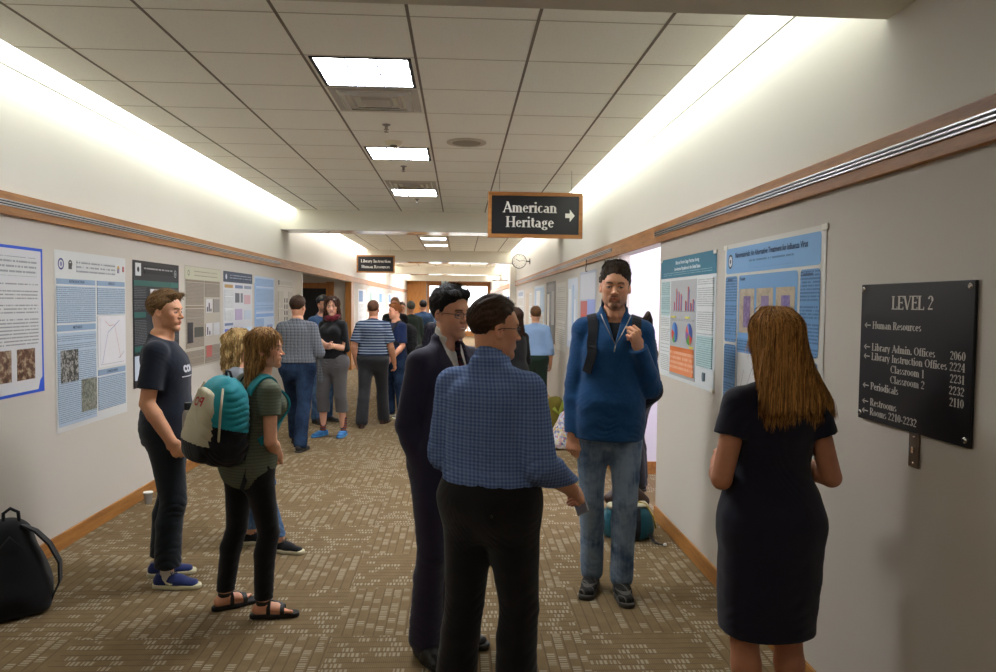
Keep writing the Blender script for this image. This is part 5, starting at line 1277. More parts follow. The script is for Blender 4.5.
def wrap_strap(B, root, name, mat, tgt, ctrl, wdt, th=.010, n=26, push=.001):
    """strap laid over a garment: control points (s, x, y) in body heights are pulled onto its surface"""
    bv = BVHTree.FromPolygons([v.co for v in tgt.data.vertices], [p.vertices[:] for p in tgt.data.polygons])
    t = np.arange(len(ctrl)); tt, xs = catmull(t, [c[0] for c in ctrl], 6); _, ys = catmull(t, [c[1] for c in ctrl], 6); _, zs = catmull(t, [c[2] for c in ctrl], 6); P, O = [], []
    for s_, x_, y_ in zip(xs, ys, zs):
        p = P3(B, s_, x_, y_); c = P3(B, min(s_, .225), x_*.75 if s_ > .2 else x_*.35, -.01); d = nrm(c-p); h = bv.ray_cast(Vector(c-d*.30), Vector(d))
        if h[0] is None: continue
        P.append(np.array(h[0])-d*push); O.append(-d)
    P = np.array(P)
    for _ in range(2): P[1:-1] = (P[:-2]+2*P[1:-1]+P[2:])/4
    return tape(B, root, name, mat, P, wdt, th, None, O)
def ring_collar(B, F, r=.052, h0=-.005, h1=.03, th=.004, k=.006, tilt=0):
    a = B.nb+B.U*h0; b = B.nb+nrm(B.U+B.Y*tilt)*h1*1.0+B.U*0
    F.cap(a, b, r*B.H/1.78+th, r*B.H/1.78+th-.004, k=k)
def neck_hole(B, F, r=.050, z0=.0, fwd=.006, top=.12, slant=.25):
    """open tube for the neck, its floor slanting down to the front"""
    d = nrm(B.hc-B.nb); o = B.nb+B.Y*fwd; n = nrm(d+B.Y*slant); R = r*B.H/1.78
    def fn(Q):
        q = Q-o; a = q@d; rad = np.linalg.norm(q-a[..., None]*d, axis=-1); return np.maximum(rad-R*(1+np.clip(a, 0, .2)*1.2), z0-q@n)
    F.func(fn, V3(-9, -9, -9), V3(9, 9, 9), .003, 's')
def vwedge(B, F, z_top, z_bot, half, y0=.0):
    """V opening down the front"""
    o = B.P; H = B.H
    def fn(Q):
        q = Q-o; x = np.abs(q@B.X); y = q@B.Y; z = (q@B.U)/H
        w = half*np.clip((z-z_bot)/(z_top-z_bot), 0, 1.6); return np.maximum(np.maximum(x-w, (z_bot-z)*H), y0-y)*.8
    F.func(fn, V3(-9, -9, -9), V3(9, 9, 9), .003, 's')
def P3(B, s, x, y): return B.P+B.U*s*B.H+B.X*x*B.H+B.Y*y*B.H   # a point in torso coordinates, in body heights
def person(loc, rz, label, B): 
    r = empty('person', (loc[0], loc[1], 0), math.radians(rz), label, 'person', None); return r

# ---- A: man in the navy T-shirt
B = Body(1.735, 'm', .98, feet=((-.10, -.02, 6), (.12, .05, -12)), lean=(-.01, -.03), arms={'R': dict(u=(.15, -.14, -1), f=(.02, .58, -1), n=(-1, .1, 0), curl=.75, thumb=.6), 'L': dict(u=(-.14, -.1, -1), f=(0, .3, -1), curl=.6)}, head=(-16, 0, 0), neck=.004)
r = person((-1.70, 4.42), -80, 'man in a navy T-shirt and dark joggers, facing right, leftmost of the group', B)
person_body(B, r, '#b98768', brow='#5a4028', h=.0045, hh=.0028, hair_under='#6a5238')
sh = upper(B, r, 'tee_shirt', C['navytee'], ease=.016, drape=.55, hem=-.055, sleeve=.72, sl_ease=.017, flare=.006, wr=.006, neck=(.006, .40), h=.0045)
o = text('shirt_print', 'CON', .05, plain('white_print', '#cfd0d4', .7), r, tuple(P3(B, .19, .028, .14)), rot=(pi/2, 0, pi), bold=.004, ext=0); project(o, sh, (0, -1, 0), .002)
m = MB(); 
for i in range(24): a = -.07+.14*i/24; m.quad((a, .25, 0), (a+.006, .25, 0), (a+.006, .25, .006), (a, .25, .006))
o = m.build('shirt_print', plain('white_print_b', '#cfd0d4', .7), r, tuple(P3(B, .168, .028, 0))); o.location.y = 0; project(o, sh, (0, -1, 0), .002)
lower(B, r, C['jogger'], ease=.017, waist=.045, hemz=.125, taper=.016, wr=.009, h=.005)
for i in range(2):
    F = Field(); a = B.ank[i]; F.cap(a+V3(0, 0, .015), a+V3(0, 0, .075), .0400, .0420); F.plane((0, 0, 1), a[2]+.068, .003); F.plane((0, 0, -1), -(a[2]+.03), .003); v, q = sdf_mesh(F, .004); np_mesh('ankle_cuff', v, q, C['jogger'], r)
    F = Field(); F.cap(a+V3(0, 0, -.02), a+V3(0, 0, .05), .0375, .0365); v, q = sdf_mesh(F, .004); np_mesh('sock', v, q, C['sock'], r)
shoes(B, r, C['sneak'], C['cream'], lace_m=C['sneak'], swoosh=C['cream'])
hair_short(B, r, (.36, .26, .16), (.56, .43, .27), top=.014, side=.008, line=(.078, .080), quiff=.005, comb=(-.3, .4, .2), messy=.25, length=.026, coat=4200, nape=-.055, seed=1)

# ---- B: woman with the teal and cream backpack
B = Body(1.545, 'f', 1.0, lean=(.10, .13), feet=((-.13, -.03, -10), (.13, .05, -38)), arms={'R': dict(u=(.20, -.10, -1), f=(-.60, .55, -.45), n=(-.5, -.7, -.3), curl=.9, thumb=.7), 'L': dict(u=(-.12, .05, -1), f=(.1, .3, -1))}, head=(-42, 2, 0), twist=0)
r = person((-1.105, 3.95), -46, 'woman in an olive T-shirt and black leggings with long brown-blonde hair, facing right', B)
person_body(B, r, '#c18f72', brow='#5a4030', h=.0045, hh=.0026, face=dict(look=.002), jaw=.92)
TB = upper(B, r, 'tee_shirt', C['olive'], ease=.013, drape=.3, hem=-.10, sleeve=.50, sl_ease=.016, flare=.004, wr=.005, h=.0045, low=.013)
lower(B, r, C['black'], ease=.007, waist=.02, hemz=.10, taper=.006, wr=.004, h=.005)
for i in range(2):   # sport sandals on bare feet
    a = B.ank[i]; d = B.fdir[i]; u = np.cross(d, V3(0, 0, 1)); b0 = V3(a[0], a[1], 0); k = B.H/1.78; hz = V3(0, 0, 1)
    F = Field(); F.cap(b0-d*.045*k+hz*.012, b0+d*.06*k+hz*.012, (.034*k, .05), (.041*k, .05), k=.02, u=u); F.cap(b0+d*.06*k+hz*.012, b0+d*.175*k+hz*.012, (.043*k, .05), (.038*k, .05), k=.02, u=u); F.plane(hz, .024, .003); F.plane(-hz, -.0015, .003)
    v, q = sdf_mesh(F, .0035); sd = np_mesh('sandal', v, q, plain('sandal_sole', '#17120f', .7), r)
    F = Field(); F.cap(a, b0-d*.032*k+hz*.045, .030*k, .029*k, k=.02); F.cap(b0-d*.030*k+hz*.046, b0+d*.075*k+hz*.052, (.028*k, .028*k), (.034*k, .024*k), k=.02, u=u); F.cap(b0+d*.0*k+hz*.07, b0+d*.09*k+hz*.045, (.026*k, .022*k), (.034*k, .018*k), k=.02, u=u)
    for j in range(5): F.cap(b0+d*(.10-.008*j)*k+u*(.026-.0125*j)*k*(-1 if i else 1)*-1+hz*.040, b0+d*(.168-.014*j)*k+u*(.030-.0135*j)*k*(1 if i else -1)+hz*.034, .011*k, (.0105 if j == 0 else .0075)*k, k=.006)
    F.plane(-hz, -.024, .002); v, q = sdf_mesh(F, .003); np_mesh('foot', v, q, skin_mat(), r, col=np.tile(np.array(lin('#b98468')[:3])*SKIN_LIGHT, (len(v), 1)))
    def arc(dd, hh_, rr, wd, name='strap'):
        pts = []; out = []
        for t in np.linspace(-1, 1, 13): an = t*pi*.62; pts.append(b0+d*dd*k+u*math.sin(an)*rr*k+hz*(.024+hh_*k*(math.cos(an)+.37)/1.37)); out.append(u*math.sin(an)+hz*math.cos(an))
        tape(B, r, name, C['blackl'], pts, wd, .004, sd, out)
    arc(.115, .045, .043, .022); arc(.035, .072, .037, .020)
    pts = []; out = []
    for t in np.linspace(0, 2*pi, 17): pts.append(a+hz*.012+d*math.cos(t)*.036*k+u*math.sin(t)*.034*k); out.append(d*math.cos(t)+u*math.sin(t))
    tape(B, r, 'ankle_strap', C['blackl'], pts, .02, .004, sd, out)
    tape(B, r, 'strap', C['blackl'], [b0+d*.035*k+hz*.098*k-u*.02, b0+d*.075*k+hz*.08*k-u*.025, b0+d*.115*k+hz*.068*k-u*.02], .014, .004, sd, [hz]*3)
hair_long(B, r, (.38, .27, .17), (.82, .64, .41), [(-.035, .04, .045, 0, -.01), (.0, .068, .078, 0, -.02), (.06, .077, .092, 0, -.024), (.13, .078, .086, 0, -.032), (.20, .092, .070, 0, -.048), (.27, .115, .052, -.01, -.064), (.36, .12, .038, -.02, -.082), (.42, .08, .028, -.025, -.09)], n_str=2600, seed=2, wave=.0015, wd=.0032, gap=.1, slen=.15)
BW = B; RW = r

# ---- C: curly blonde woman in the grey jacket
B = Body(1.525, 'f', 1.02, lean=(0, -.06), feet=((-.08, .16, 0), (.13, .38, -22)), arms={'R': dict(u=(.2, -.15, -1), f=(-.9, .45, .1), curl=.5), 'L': dict(u=(-.25, .1, -1), f=(.9, .3, .1))}, head=(-18, -2, 0), pel=(0, -.16))
r = person((-1.525, 5.0), -84, 'curly blonde woman in a grey jacket, half hidden behind the woman with the backpack', B)
person_body(B, r, '#c6957a', h=.006, hh=.003, jaw=.94)
upper(B, r, 'jacket', C['grey'], ease=.022, drape=.45, hem=-.06, sleeve=2.0, sl_ease=.018, h=.005, wr=.006)
lower(B, r, C['jean'], ease=.009, hemz=.11, taper=.004, wr=.005, h=.005)
shoes(B, r, C['black'], C['cream'], lace_m=C['black'])
hair_long(B, r, (.55, .42, .25), (.88, .76, .53), [(-.035, .045, .05, 0, -.01), (.0, .082, .09, 0, -.02), (.08, .10, .105, 0, -.025), (.17, .11, .10, 0, -.03), (.26, .11, .08, 0, -.045), (.32, .08, .05, 0, -.05)], n_str=2600, seed=4, wave=.006, wavef=75, wd=.004, streak=.005, slen=.10)

# ---- D: man in the grey plaid shirt
B = Body(1.785, 'm', 1.02, feet=((-.19, .42, 8), (.05, -.12, -6)), arms={'R': dict(u=(.30, .05, -1), f=(-.25, .9, .1), curl=.6), 'L': dict(u=(-.34, -.05, -1), f=(.25, .9, -.1))}, head=(-10, -4, 0), pel=(0, -.02))
r = person((-1.76, 8.38), -6, 'man in a grey plaid shirt and jeans, seen from behind, arms folded', B)
person_body(B, r, '#b08064', h=.007, hh=.0045, hair_under='#4a3424')
upper(B, r, 'shirt', C['plaidg'], ease=.022, drape=.7, hem=.035, sleeve=1.96, sl_ease=.020, h=.006, wr=.007, collar=lambda B, F: ring_collar(B, F, .056, -.01, .02))
lower(B, r, C['jeand'], ease=.018, waist=.06, hemz=.05, taper=.016, wr=.009, h=.007); band(B, r, 'belt', C['brown'], .052, .024, .017)
shoes(B, r, C['blackl'], C['grsole'], h=.006)
hair_short(B, r, '#2c1c12', '#4c321e', top=.016, side=.012, coat=1500, nape=-.07, h=.005, seed=3)

# ---- E: man in the dark cap
B = Body(1.765, 'm', 1.0, feet=((-.13, .0, 12), (.13, .05, -12)), arms={'R': dict(u=(.2, .1, -1), f=(-.3, .8, 0)), 'L': dict(u=(-.2, .1, -1), f=(.3, .8, .1))}, head=(-6, 0, 0))
r = person((-1.86, 10.25), -128, 'bearded man in a dark cap and glasses behind the woman in the red scarf', B)
person_body(B, r, '#a87a60', h=.008, hh=.005, beard=dict(goatee=1, mous=1, stub=.8, c='#3a2a20'))
upper(B, r, 'jacket', C['djack'], ease=.022, drape=.6, hem=-.02, sleeve=1.96, h=.008); lower(B, r, C['jean'], ease=.016, hemz=.05, taper=.016, h=.008); shoes(B, r, C['blackl'], C['grsole'], h=.007)
hair_short(B, r, '#2a1d14', '#3d2b1d', coat=0, h=.006)
F = Field(); P, s, R = B.hl, B.hs, B.R; F.ell(P(0, -.010, .062), V3(.092, .108, .080)*s, R); nn = -R[:, 2]; F.plane(nn, nn@P(0, 0, .052), .004); v, q = sdf_mesh(F, .005); cp = np_mesh('cap', v, q, C['blackl'], r)
F = Field(); F.cap(P(0, .06, .058), P(0, .135, .050), (.075*s, .006), (.062*s, .005), u=R[:, 0]); v, q = sdf_mesh(F, .004); np_mesh('peak', v, q, C['blackl'], cp)
glasses(B, r, C['frame'])

# ---- F: woman with the red scarf
B = Body(1.745, 'f', .98, feet=((-.12, .02, 14), (.13, .10, -10)), arms={'R': dict(u=(.22, .12, -1), f=(-.85, .55, .10), n=(0, -1, 0), curl=.5), 'L': dict(u=(-.22, .10, -1), f=(.85, .60, .22), n=(0, -1, .2), curl=.4)}, head=(22, -2, 4))
r = person((-1.52, 9.25), 158, 'woman in a red scarf, black top and grey cropped trousers, sunglasses on her hair', B)
person_body(B, r, '#c2937b', h=.006, hh=.004, lips='#9a4a48', jaw=.93)
upper(B, r, 'top', C['black'], ease=.010, drape=.3, hem=.02, sleeve=1.1, h=.006); lower(B, r, C['cargo'], ease=.022, waist=.05, hemz=.30, taper=.02, wr=.011, h=.006, name='trousers')
F = Field(); c0 = B.nb+B.U*.015
for j in range(9):
    a = j*2*pi/9; b = (j+1)*2*pi/9; F.cap(c0+B.X*math.cos(a)*.062+B.Y*(.010+math.sin(a)*.066)+B.U*(-.022*math.sin(a)), c0+B.X*math.cos(b)*.062+B.Y*(.010+math.sin(b)*.066)+B.U*(-.022*math.sin(b)), .036, .036, k=.01)
add_folds(F, folds(B, .004, [(c0, .2, .006, V3(.2, 0, 1))], .003, 5)); v, q = sdf_mesh(F, .005); np_mesh('scarf', v, q, C['red'], r)
for i in range(2):
    a = B.ank[i]; hz = V3(0, 0, 1); F = Field(); F.cap(a-hz*.01, a+hz*.14, .036, .044); v, q = sdf_mesh(F, .005); np_mesh('sock', v, q, plaid('striped_sock', '#8a3a2a', '#28415f', '#c9a23c', .03, .6, hor=True, p2=.03), r)
shoes(B, r, plain('sandal_blue', '#2f6ea8', .6), plain('sandal_sole_blue', '#3f7db0', .6), h=.006, height=.07)
hair_long(B, r, '#2b1a12', '#553626', [(-.035, .045, .05, 0, -.01), (.0, .078, .085, 0, -.02), (.10, .098, .10, 0, -.025), (.22, .11, .085, 0, -.04), (.30, .10, .06, 0, -.05), (.34, .06, .03, 0, -.05)], h=.006, n_str=1200, seed=6, wave=.004, wavef=45)
glasses(B, r, C['frame'], C['chrome'] if 'chrome' in C else M['chrome'], z=.098, y=.072, name='sunglasses', rim=.003)
F = Field()
for t in range(5): F.cap(B.P+B.U*(.10-.0*t)*B.H+B.X*(.10+.018*t)+B.Y*(.09-.02*t), B.P+B.U*(-.13+.015*t)*B.H+B.X*(.09+.025*t)+B.Y*(.10-.025*t), .03, .034, k=.02)
add_folds(F, folds(B, .004, [(B.P, .4, .006, V3(1, .3, .2))], .004, 3)); v, q = sdf_mesh(F, .006); np_mesh('tied_shirt', v, q, C['plaidg'], r)

# ---- G: man in the striped polo
B = Body(1.725, 'm', 1.10, feet=((-.12, -.06, 10), (.13, .32, -14)), arms={'L': dict(u=(-.30, -.22, -1), f=(.10, .35, -1), curl=.6), 'R': dict(u=(.28, -.05, -1), f=(.15, .45, -1), curl=.6)}, head=(-8, 2, 0), pel=(0, -.03))
r = person((-1.15, 9.9), -2, 'man in a navy and grey striped polo and charcoal slacks, seen from behind', B)
person_body(B, r, '#ad7a5e', h=.007, hh=.0045, hair_under='#5b3e2c')
upper(B, r, 'polo_shirt', C['polo'], ease=.020, drape=.75, hem=.03, sleeve=.80, sl_ease=.022, flare=.008, h=.006, wr=.006, collar=lambda B, F: ring_collar(B, F, .056, -.01, .018))
lower(B, r, C['slack'], ease=.020, waist=.055, hemz=.04, taper=.022, wr=.007, h=.007); shoes(B, r, C['brown'], C['brown'], h=.006)
hair_short(B, r, '#452b1a', '#6a4730', top=.008, side=.005, coat=1200, length=.010, nape=-.06, h=.005, seed=5)

# ---- H: red-haired man
B = Body(1.665, 'm', 1.0, feet=((-.12, .0, 10), (.12, .05, -10)), arms={'R': dict(u=(.2, .1, -1), f=(-.1, .75, -.5), curl=.5), 'L': dict(u=(-.2, .1, -1), f=(.1, .6, -.6), curl=.5)}, head=(-16, 0, 0))
r = person((-.90, 10.75), 128, 'red-haired smiling man in a navy polo and jeans, facing left', B)
person_body(B, r, '#c98f74', h=.007, hh=.0045, face=dict(smile=1), brow='#8a5030', beard=dict(goatee=.6, stub=.3, mous=.5, c='#8a4c28'))
TH = upper(B, r, 'polo_shirt', C['bluep'], ease=.022, drape=.75, hem=-.03, sleeve=.85, sl_ease=.022, flare=.006, h=.007); lower(B, r, C['jeand'], ease=.018, hemz=.04, taper=.018, h=.008); shoes(B, r, C['grey'], C['cream'], h=.006)
hair_short(B, r, '#7a4520', '#b06c38', top=.020, side=.010, coat=1500, h=.005, seed=8, quiff=.01)
BH = B; RH = r

# ---- I: young man in the navy suit
B = Body(1.76, 'm', .86, feet=((-.12, -.02, 10), (.12, .02, -14)), lean=(.0, .035), arms={'R': dict(u=(.12, -.18, -1), f=(-.24, .34, -1), n=(-1, 0, 0), curl=.5), 'L': dict(u=(-.15, .05, -1), f=(.2, .5, -1))}, head=(4, -4, 3))
r = person((-.058, 3.5), -138, 'young man in a dark suit, white shirt and tie, black hair and glasses', B)
person_body(B, r, '#c08f72', brow='#120c0a', h=.0045, hh=.0026, face=dict(smile=1), beard=dict(stub=.12, c='#3a2a26'), hair_under='#241a16')
upper(B, r, 'shirt', C['white'], ease=.008, drape=.2, hem=-.0, sleeve=2.03, sl_ease=.006, h=.005, neck=None, collar=lambda B, F: ring_collar(B, F, .053, -.005, .046, .008), vneck=lambda B, F: (neck_hole(B, F, .0495, .006), vwedge(B, F, .345, .285, .028, .0)))
jk = upper(B, r, 'jacket', C['suit'], ease=.022, drape=.40, hem=-.075, sleeve=1.93, sl_ease=.021, h=.005, wr=.005, neck=None, low=.02, mul=None,
      collar=lambda B, F: ring_collar(B, F, .060, -.012, .020, .006), vneck=lambda B, F: (neck_hole(B, F, .058, .0, .008), vwedge(B, F, .325, .11, .068, .0)))
lower(B, r, C['suit'], ease=.018, waist=.05, hemz=.03, taper=.024, wr=.006, h=.005); shoes(B, r, C['blackl'], C['blackl'])
m = MB()   # lapels laid on the chest
for sx in (-1, 1):
    pts = [(.028, .318), (.050, .305), (.060, .262), (.070, .250), (.058, .242), (.012, .115), (.006, .112), (.036, .23)]
    m.add([P3(B, z, sx*x, .14) for x, z in pts], [(0, 1, 2, 7), (2, 3, 4, 7), (4, 5, 6, 7)])
lp = m.build('lapels', C['suit'], r)
sd = lp.modifiers.new('s', 'SUBSURF'); sd.subdivision_type = 'SIMPLE'; sd.levels = sd.render_levels = 3; dg = bpy.context.evaluated_depsgraph_get(); me = bpy.data.meshes.new_from_object(lp.evaluated_get(dg)); lp.modifiers.clear(); lp.data = me; project(lp, jk, tuple(-B.Y), .004, (Vector(B.P), Vector(B.Y)))
so = lp.modifiers.new('t', 'SOLIDIFY'); so.thickness = .003
F = Field(); T0 = P3(B, .305, 0, .033); F.cap(T0, T0-B.U*.03, (.016, .012), (.011, .010), u=B.X); F.cap(T0-B.U*.03, P3(B, .20, 0, .072), (.012, .006), (.026, .006), u=B.X); F.cap(P3(B, .20, 0, .072), P3(B, .11, 0, .068), (.026, .006), (.030, .006), u=B.X); v, q = sdf_mesh(F, .004); np_mesh('tie', v, q, C['tie'], r)
hair_short(B, r, '#0d0a0a', '#241b18', top=.018, side=.010, line=(.078, .070), coat=5000, comb=(.5, .8, -.1), messy=.06, length=.022, wave=.0035, quiff=.006, nape=-.070, seed=9, wd=.0026)
glasses(B, r, C['frame'], C['lens'])

# ---- J: man in the blue check shirt
B = Body(1.705, 'm', 1.05, feet=((-.13, -.02, 8), (.13, .03, -14)), arms={'R': dict(u=(.24, -.06, -1), f=(.16, .80, -.48), n=(-.8, 0, -.6), curl=.75, thumb=.5), 'L': dict(u=(-.20, .05, -1), f=(.3, .8, -.3))}, head=(-44, -3, 0), hs=.955, neck=.006)
r = person((.125, 2.84), -30, 'man in a blue checked shirt and black trousers, in front, seen from behind', B)
person_body(B, r, '#bf8b6d', brow='#6b4a30', h=.0045, hh=.0026, hair_under='#5a3f28')
upper(B, r, 'shirt', C['check'], ease=.020, drape=.62, hem=.042, sleeve=1.93, sl_ease=.021, h=.0045, wr=.0075, neck=None, base=.002, low=.004,
      collar=lambda B, F: ring_collar(B, F, .0600, -.012, .027, .008), vneck=lambda B, F: (neck_hole(B, F, .0575, .010, .004), vwedge(B, F, .345, .29, .03, .0)))
lower(B, r, C['trous'], ease=.020, waist=.058, hemz=.03, taper=.028, wr=.006, h=.0045, seat=.005); band(B, r, 'belt', C['blackl'], .052, .027, .016)
shoes(B, r, C['blackl'], C['blackl'])
MB().lathe([(.006, 0), (.006, .003), (.003, .004)], axis='y', n=12).build('pocket_button', C['blackl'], r, tuple(B.P-B.Y*(.066*B.H+.052)+B.X*.085-B.U*.02))
hair_short(B, r, '#35241a', '#5a4130', top=.013, side=.005, line=(.070, .083), coat=5200, comb=(.2, .6, .2), messy=.3, length=.017, nape=-.068, seed=10, wd=.002, quiff=.0)
glasses(B, r, C['frame'], C['lens'])
BJ, RJ = B, r

# ---- K: tall man in the blue fleece
B = Body(1.925, 'm', .84, lean=(-.03, 0), feet=((-.085, .06, 4), (.085, -.03, -14)), arms={'L': dict(u=(-.15, .10, -1), f=(.36, .50, 1), n=(.5, -.9, 0), curl=1.0, thumb=.9), 'R': dict(u=(.14, -.02, -1), f=(.04, .14, -1), n=(-.5, -1, 0), curl=.55, thumb=.5)}, head=(-6, -3, -2), neck=.006, foot=.98)
r = person((.855, 4.20), 174, 'tall young man in a blue fleece and faded jeans, one fist at his shoulder', B)
person_body(B, r, '#bd8a6c', brow='#1c120d', h=.0042, hh=.0024, beard=dict(goatee=1, mous=.9, stub=.28, c='#2c1d15'), eye='#2a1c14', hair_under='#2a1d15')
upper(B, r, 'tee_shirt', C['teed'], ease=.006, drape=.1, hem=.1, sleeve=.3, sl_ease=.004, h=.005, neck=(.0, .45))
def kcol(B, F): ring_collar(B, F, .067, -.015, .060, .005, tilt=.10)
TK = upper(B, r, 'fleece_pullover', C['fleece'], ease=.026, drape=.78, hem=-.065, sleeve=1.98, sl_ease=.021, h=.0045, wr=.0085, neck=None, base=.0028, low=.02, collar=kcol,
      vneck=lambda B, F: (neck_hole(B, F, .064, .0, .012, .16), vwedge(B, F, .36, .215, .078, .0)))
zp = MB()
for sx in (-1, 1): zp.tube([P3(B, .30, sx*.043, .052), P3(B, .275, sx*.032, .062), P3(B, .245, sx*.017, .0725), P3(B, .215, 0, .0775)], .0028, 6)
zp.tube([P3(B, .215, 0, .078), P3(B, .195, .003, .083)], .004, 6); zp.build('zip', M['steel'], r)
lower(B, r, C['jeanl'], ease=.014, waist=.03, hemz=.055, taper=.012, wr=.006, h=.0045, base=.0022)
shoes(B, r, C['shoe'], C['grsole'], lace_m=C['black'], toe=1.03)
hair_short(B, r, '#251a13', '#544030', top=.019, side=.009, line=(.085, .067), coat=7000, comb=(.1, .7, .0), messy=.7, length=.016, wave=.005, nape=-.05, seed=12, wd=.0026, quiff=.0)
w_ = B.wri[1]+B.hand[1][0]*.075; MB().lathe([(.0095, -.003), (.0105, 0), (.0095, .003)], n=14).build('ring', M['chrome'], r, tuple(B.wri[1]+B.hand[1][0]*.098))
BK, RK = B, r

# ---- L: woman in the navy dress
B = Body(1.675, 'f', 1.06, feet=((-.085, 0, 6), (.085, .0, -6)), arms={'L': dict(u=(-.26, -.10, -1), f=(.35, 1, .05), n=(1, 0, 0)), 'R': dict(u=(.26, -.10, -1), f=(-.35, 1, .10), n=(-1, 0, 0))}, head=(14, -3, 0))
r = person((1.125, 2.62), 4, 'woman in a fitted navy dress with very long straight hair, seen from behind', B)
person_body(B, r, '#a97356', h=.0045, hh=.003, legskin=True)
def skirt(B, F): F.loft(B.P, B.U, B.X, [(-.30*B.H, .098*B.H, .078*B.H, 0, .0), (-.2*B.H, .104*B.H, .080*B.H, 0, .0), (-.09*B.H, .110*B.H, .082*B.H, 0, -.006*B.H), (0, .108*B.H, .078*B.H, 0, -.010*B.H), (.06*B.H, .092*B.H, .064*B.H, 0, -.004*B.H), (.10*B.H, .076*B.H, .055*B.H, 0, .003*B.H)], k=.03)
upper(B, r, 'dress', C['dress'], ease=.009, drape=.12, hem=-.245, sleeve=.44, sl_ease=.014, flare=.008, h=.005, wr=.004, extra=skirt, low=.0, neck=(.004, .4))
shoes(B, r, C['blackl'], C['blackl'], height=.05)
hair_long(B, r, (.36, .21, .09), (.88, .65, .36), [(-.032, .048, .05, 0, -.01), (.0, .080, .085, 0, -.018), (.05, .094, .097, .002, -.022), (.12, .106, .092, .006, -.034), (.20, .126, .072, .016, -.056), (.27, .150, .054, .030, -.078), (.325, .168, .044, .044, -.092), (.362, .164, .036, .050, -.100), (.38, .146, .030, .052, -.104)], h=.004, n_str=7000, seed=14, wd=.0024, slen=.22, streak=.0018, nsup=2.3)
# ---- M: man in the light blue shirt
B = Body(1.635, 'm', 1.02, feet=((-.11, .0, 12), (.13, .04, -8)), arms={'L': dict(u=(-.3, -.25, -1), f=(.25, .4, -1), curl=.5), 'R': dict(u=(.24, -.1, -1), f=(.05, .25, -1), curl=.5)}, head=(10, -6, 0))
r = person((1.08, 10.7), -6, 'man in a light blue shirt and dark green trousers, seen from behind', B)
person_body(B, r, '#b5846a', h=.008, hh=.005, hair_under='#5a3a20')
upper(B, r, 'shirt', C['ltblue'], ease=.024, drape=.7, hem=.03, sleeve=1.95, sl_ease=.022, h=.007, wr=.007, collar=lambda B, F: ring_collar(B, F, .056, -.01, .022)); lower(B, r, C['green'], ease=.022, waist=.05, hemz=.04, taper=.024, wr=.008, h=.008); band(B, r, 'belt', C['brown'], .045, .028, .016, h=.006)
shoes(B, r, C['brown'], C['brown'], h=.007); hair_short(B, r, '#4f321c', '#7c5634', top=.022, side=.014, coat=1300, h=.005, seed=15, messy=.7)

# ---- the others farther down the hall
def extra_person(loc, rz, H, sex, label, top, bot, hair, long=False, skin='#b5846a', w=1.0, h=.011, arms=None, head=(0, 0, 0), hem=-.02, sleeve=1.95, sh='blackl'):
    B = Body(H, sex, w, feet=((-.11, 0, 8), (.12, .05, -8)), arms=arms or {'R': dict(u=(.2, 0, -1), f=(-.15, .6, -.7)), 'L': dict(u=(-.2, 0, -1), f=(.15, .5, -.8))}, head=head)
    r = person(loc, rz, label, B); person_body(B, r, skin, h=h, hh=.006)
    upper(B, r, 'jacket', C[top], ease=.022, drape=.6, hem=hem, sleeve=sleeve, h=h*.85); lower(B, r, C[bot], ease=.018, hemz=.04, taper=.018, h=h*.9); shoes(B, r, C[sh], C['grsole'], h=.009)
    if long: hair_long(B, r, hair[0], hair[1], [(-.035, .045, .05, 0, -.01), (.0, .078, .085, 0, -.02), (.12, .096, .10, 0, -.02), (.26, .12, .07, 0, -.05), (.38, .11, .04, 0, -.08)], h=.007, n_str=900, seed=3)
    else: hair_short(B, r, hair[0], hair[1], top=.016, side=.010, coat=500, h=.006, wd=.004)
    return B, r
extra_person((.60, 8.1), 40, 1.635, 'f', 'dark-haired woman in black, half hidden behind the man in the checked shirt', 'black', 'black', ('#24160f', '#4a3022'), True, h=.009)
extra_person((-.30, 7.95), 5, 1.465, 'f', 'short woman with long black hair behind the shoulder of the suited man', 'black', 'black', ('#0d0b10', '#2a2633'), True, h=.009)
extra_person((1.63, 6.62), 60, 1.56, 'm', 'person in black trousers standing in the side hall behind the man in the fleece', 'bpack', 'black', ('#3a241b', '#5a3c2a'), h=.008)
extra_person((-1.12, 13.2), 170, 1.76, 'm', 'balding man in black, far down the hall behind the red-haired man', 'black', 'slack', ('#8a6a50', '#a98468'))
extra_person((-.90, 13.9), 20, 1.70, 'm', 'grey-haired man in a grey-green jacket and khaki trousers, far down the hall', 'gjack', 'khaki', ('#4c4a40', '#77756a'))
extra_person((-1.18, 15.4), 190, 1.68, 'm', 'man in a white shirt facing the camera, far down the hall', 'white', 'slack', ('#3a2a20', '#5a4434'))
extra_person((-.78, 16.0), 15, 1.73, 'm', 'dark-haired man in a denim jacket, far down the hall, back turned', 'djack', 'jeand', ('#14100e', '#2a221e'))
extra_person((-.62, 20.5), 175, 1.72, 'm', 'person in a white top facing the camera, farthest left of the glazed doors', 'white', 'slack', ('#6a4a3a', '#8a6450'))
extra_person((-.47, 16.6), 160, 1.70, 'm', 'dark-haired person in a grey-blue top in front of the glazed doors', 'jeanl', 'black', ('#15110f', '#2a2320'))

# ------------------------------------------------------------------ bags and small things
def sdf_part(F, h, name, mat, parent): v, q = sdf_mesh(F, h); return np_mesh(name, v, q, mat, parent)
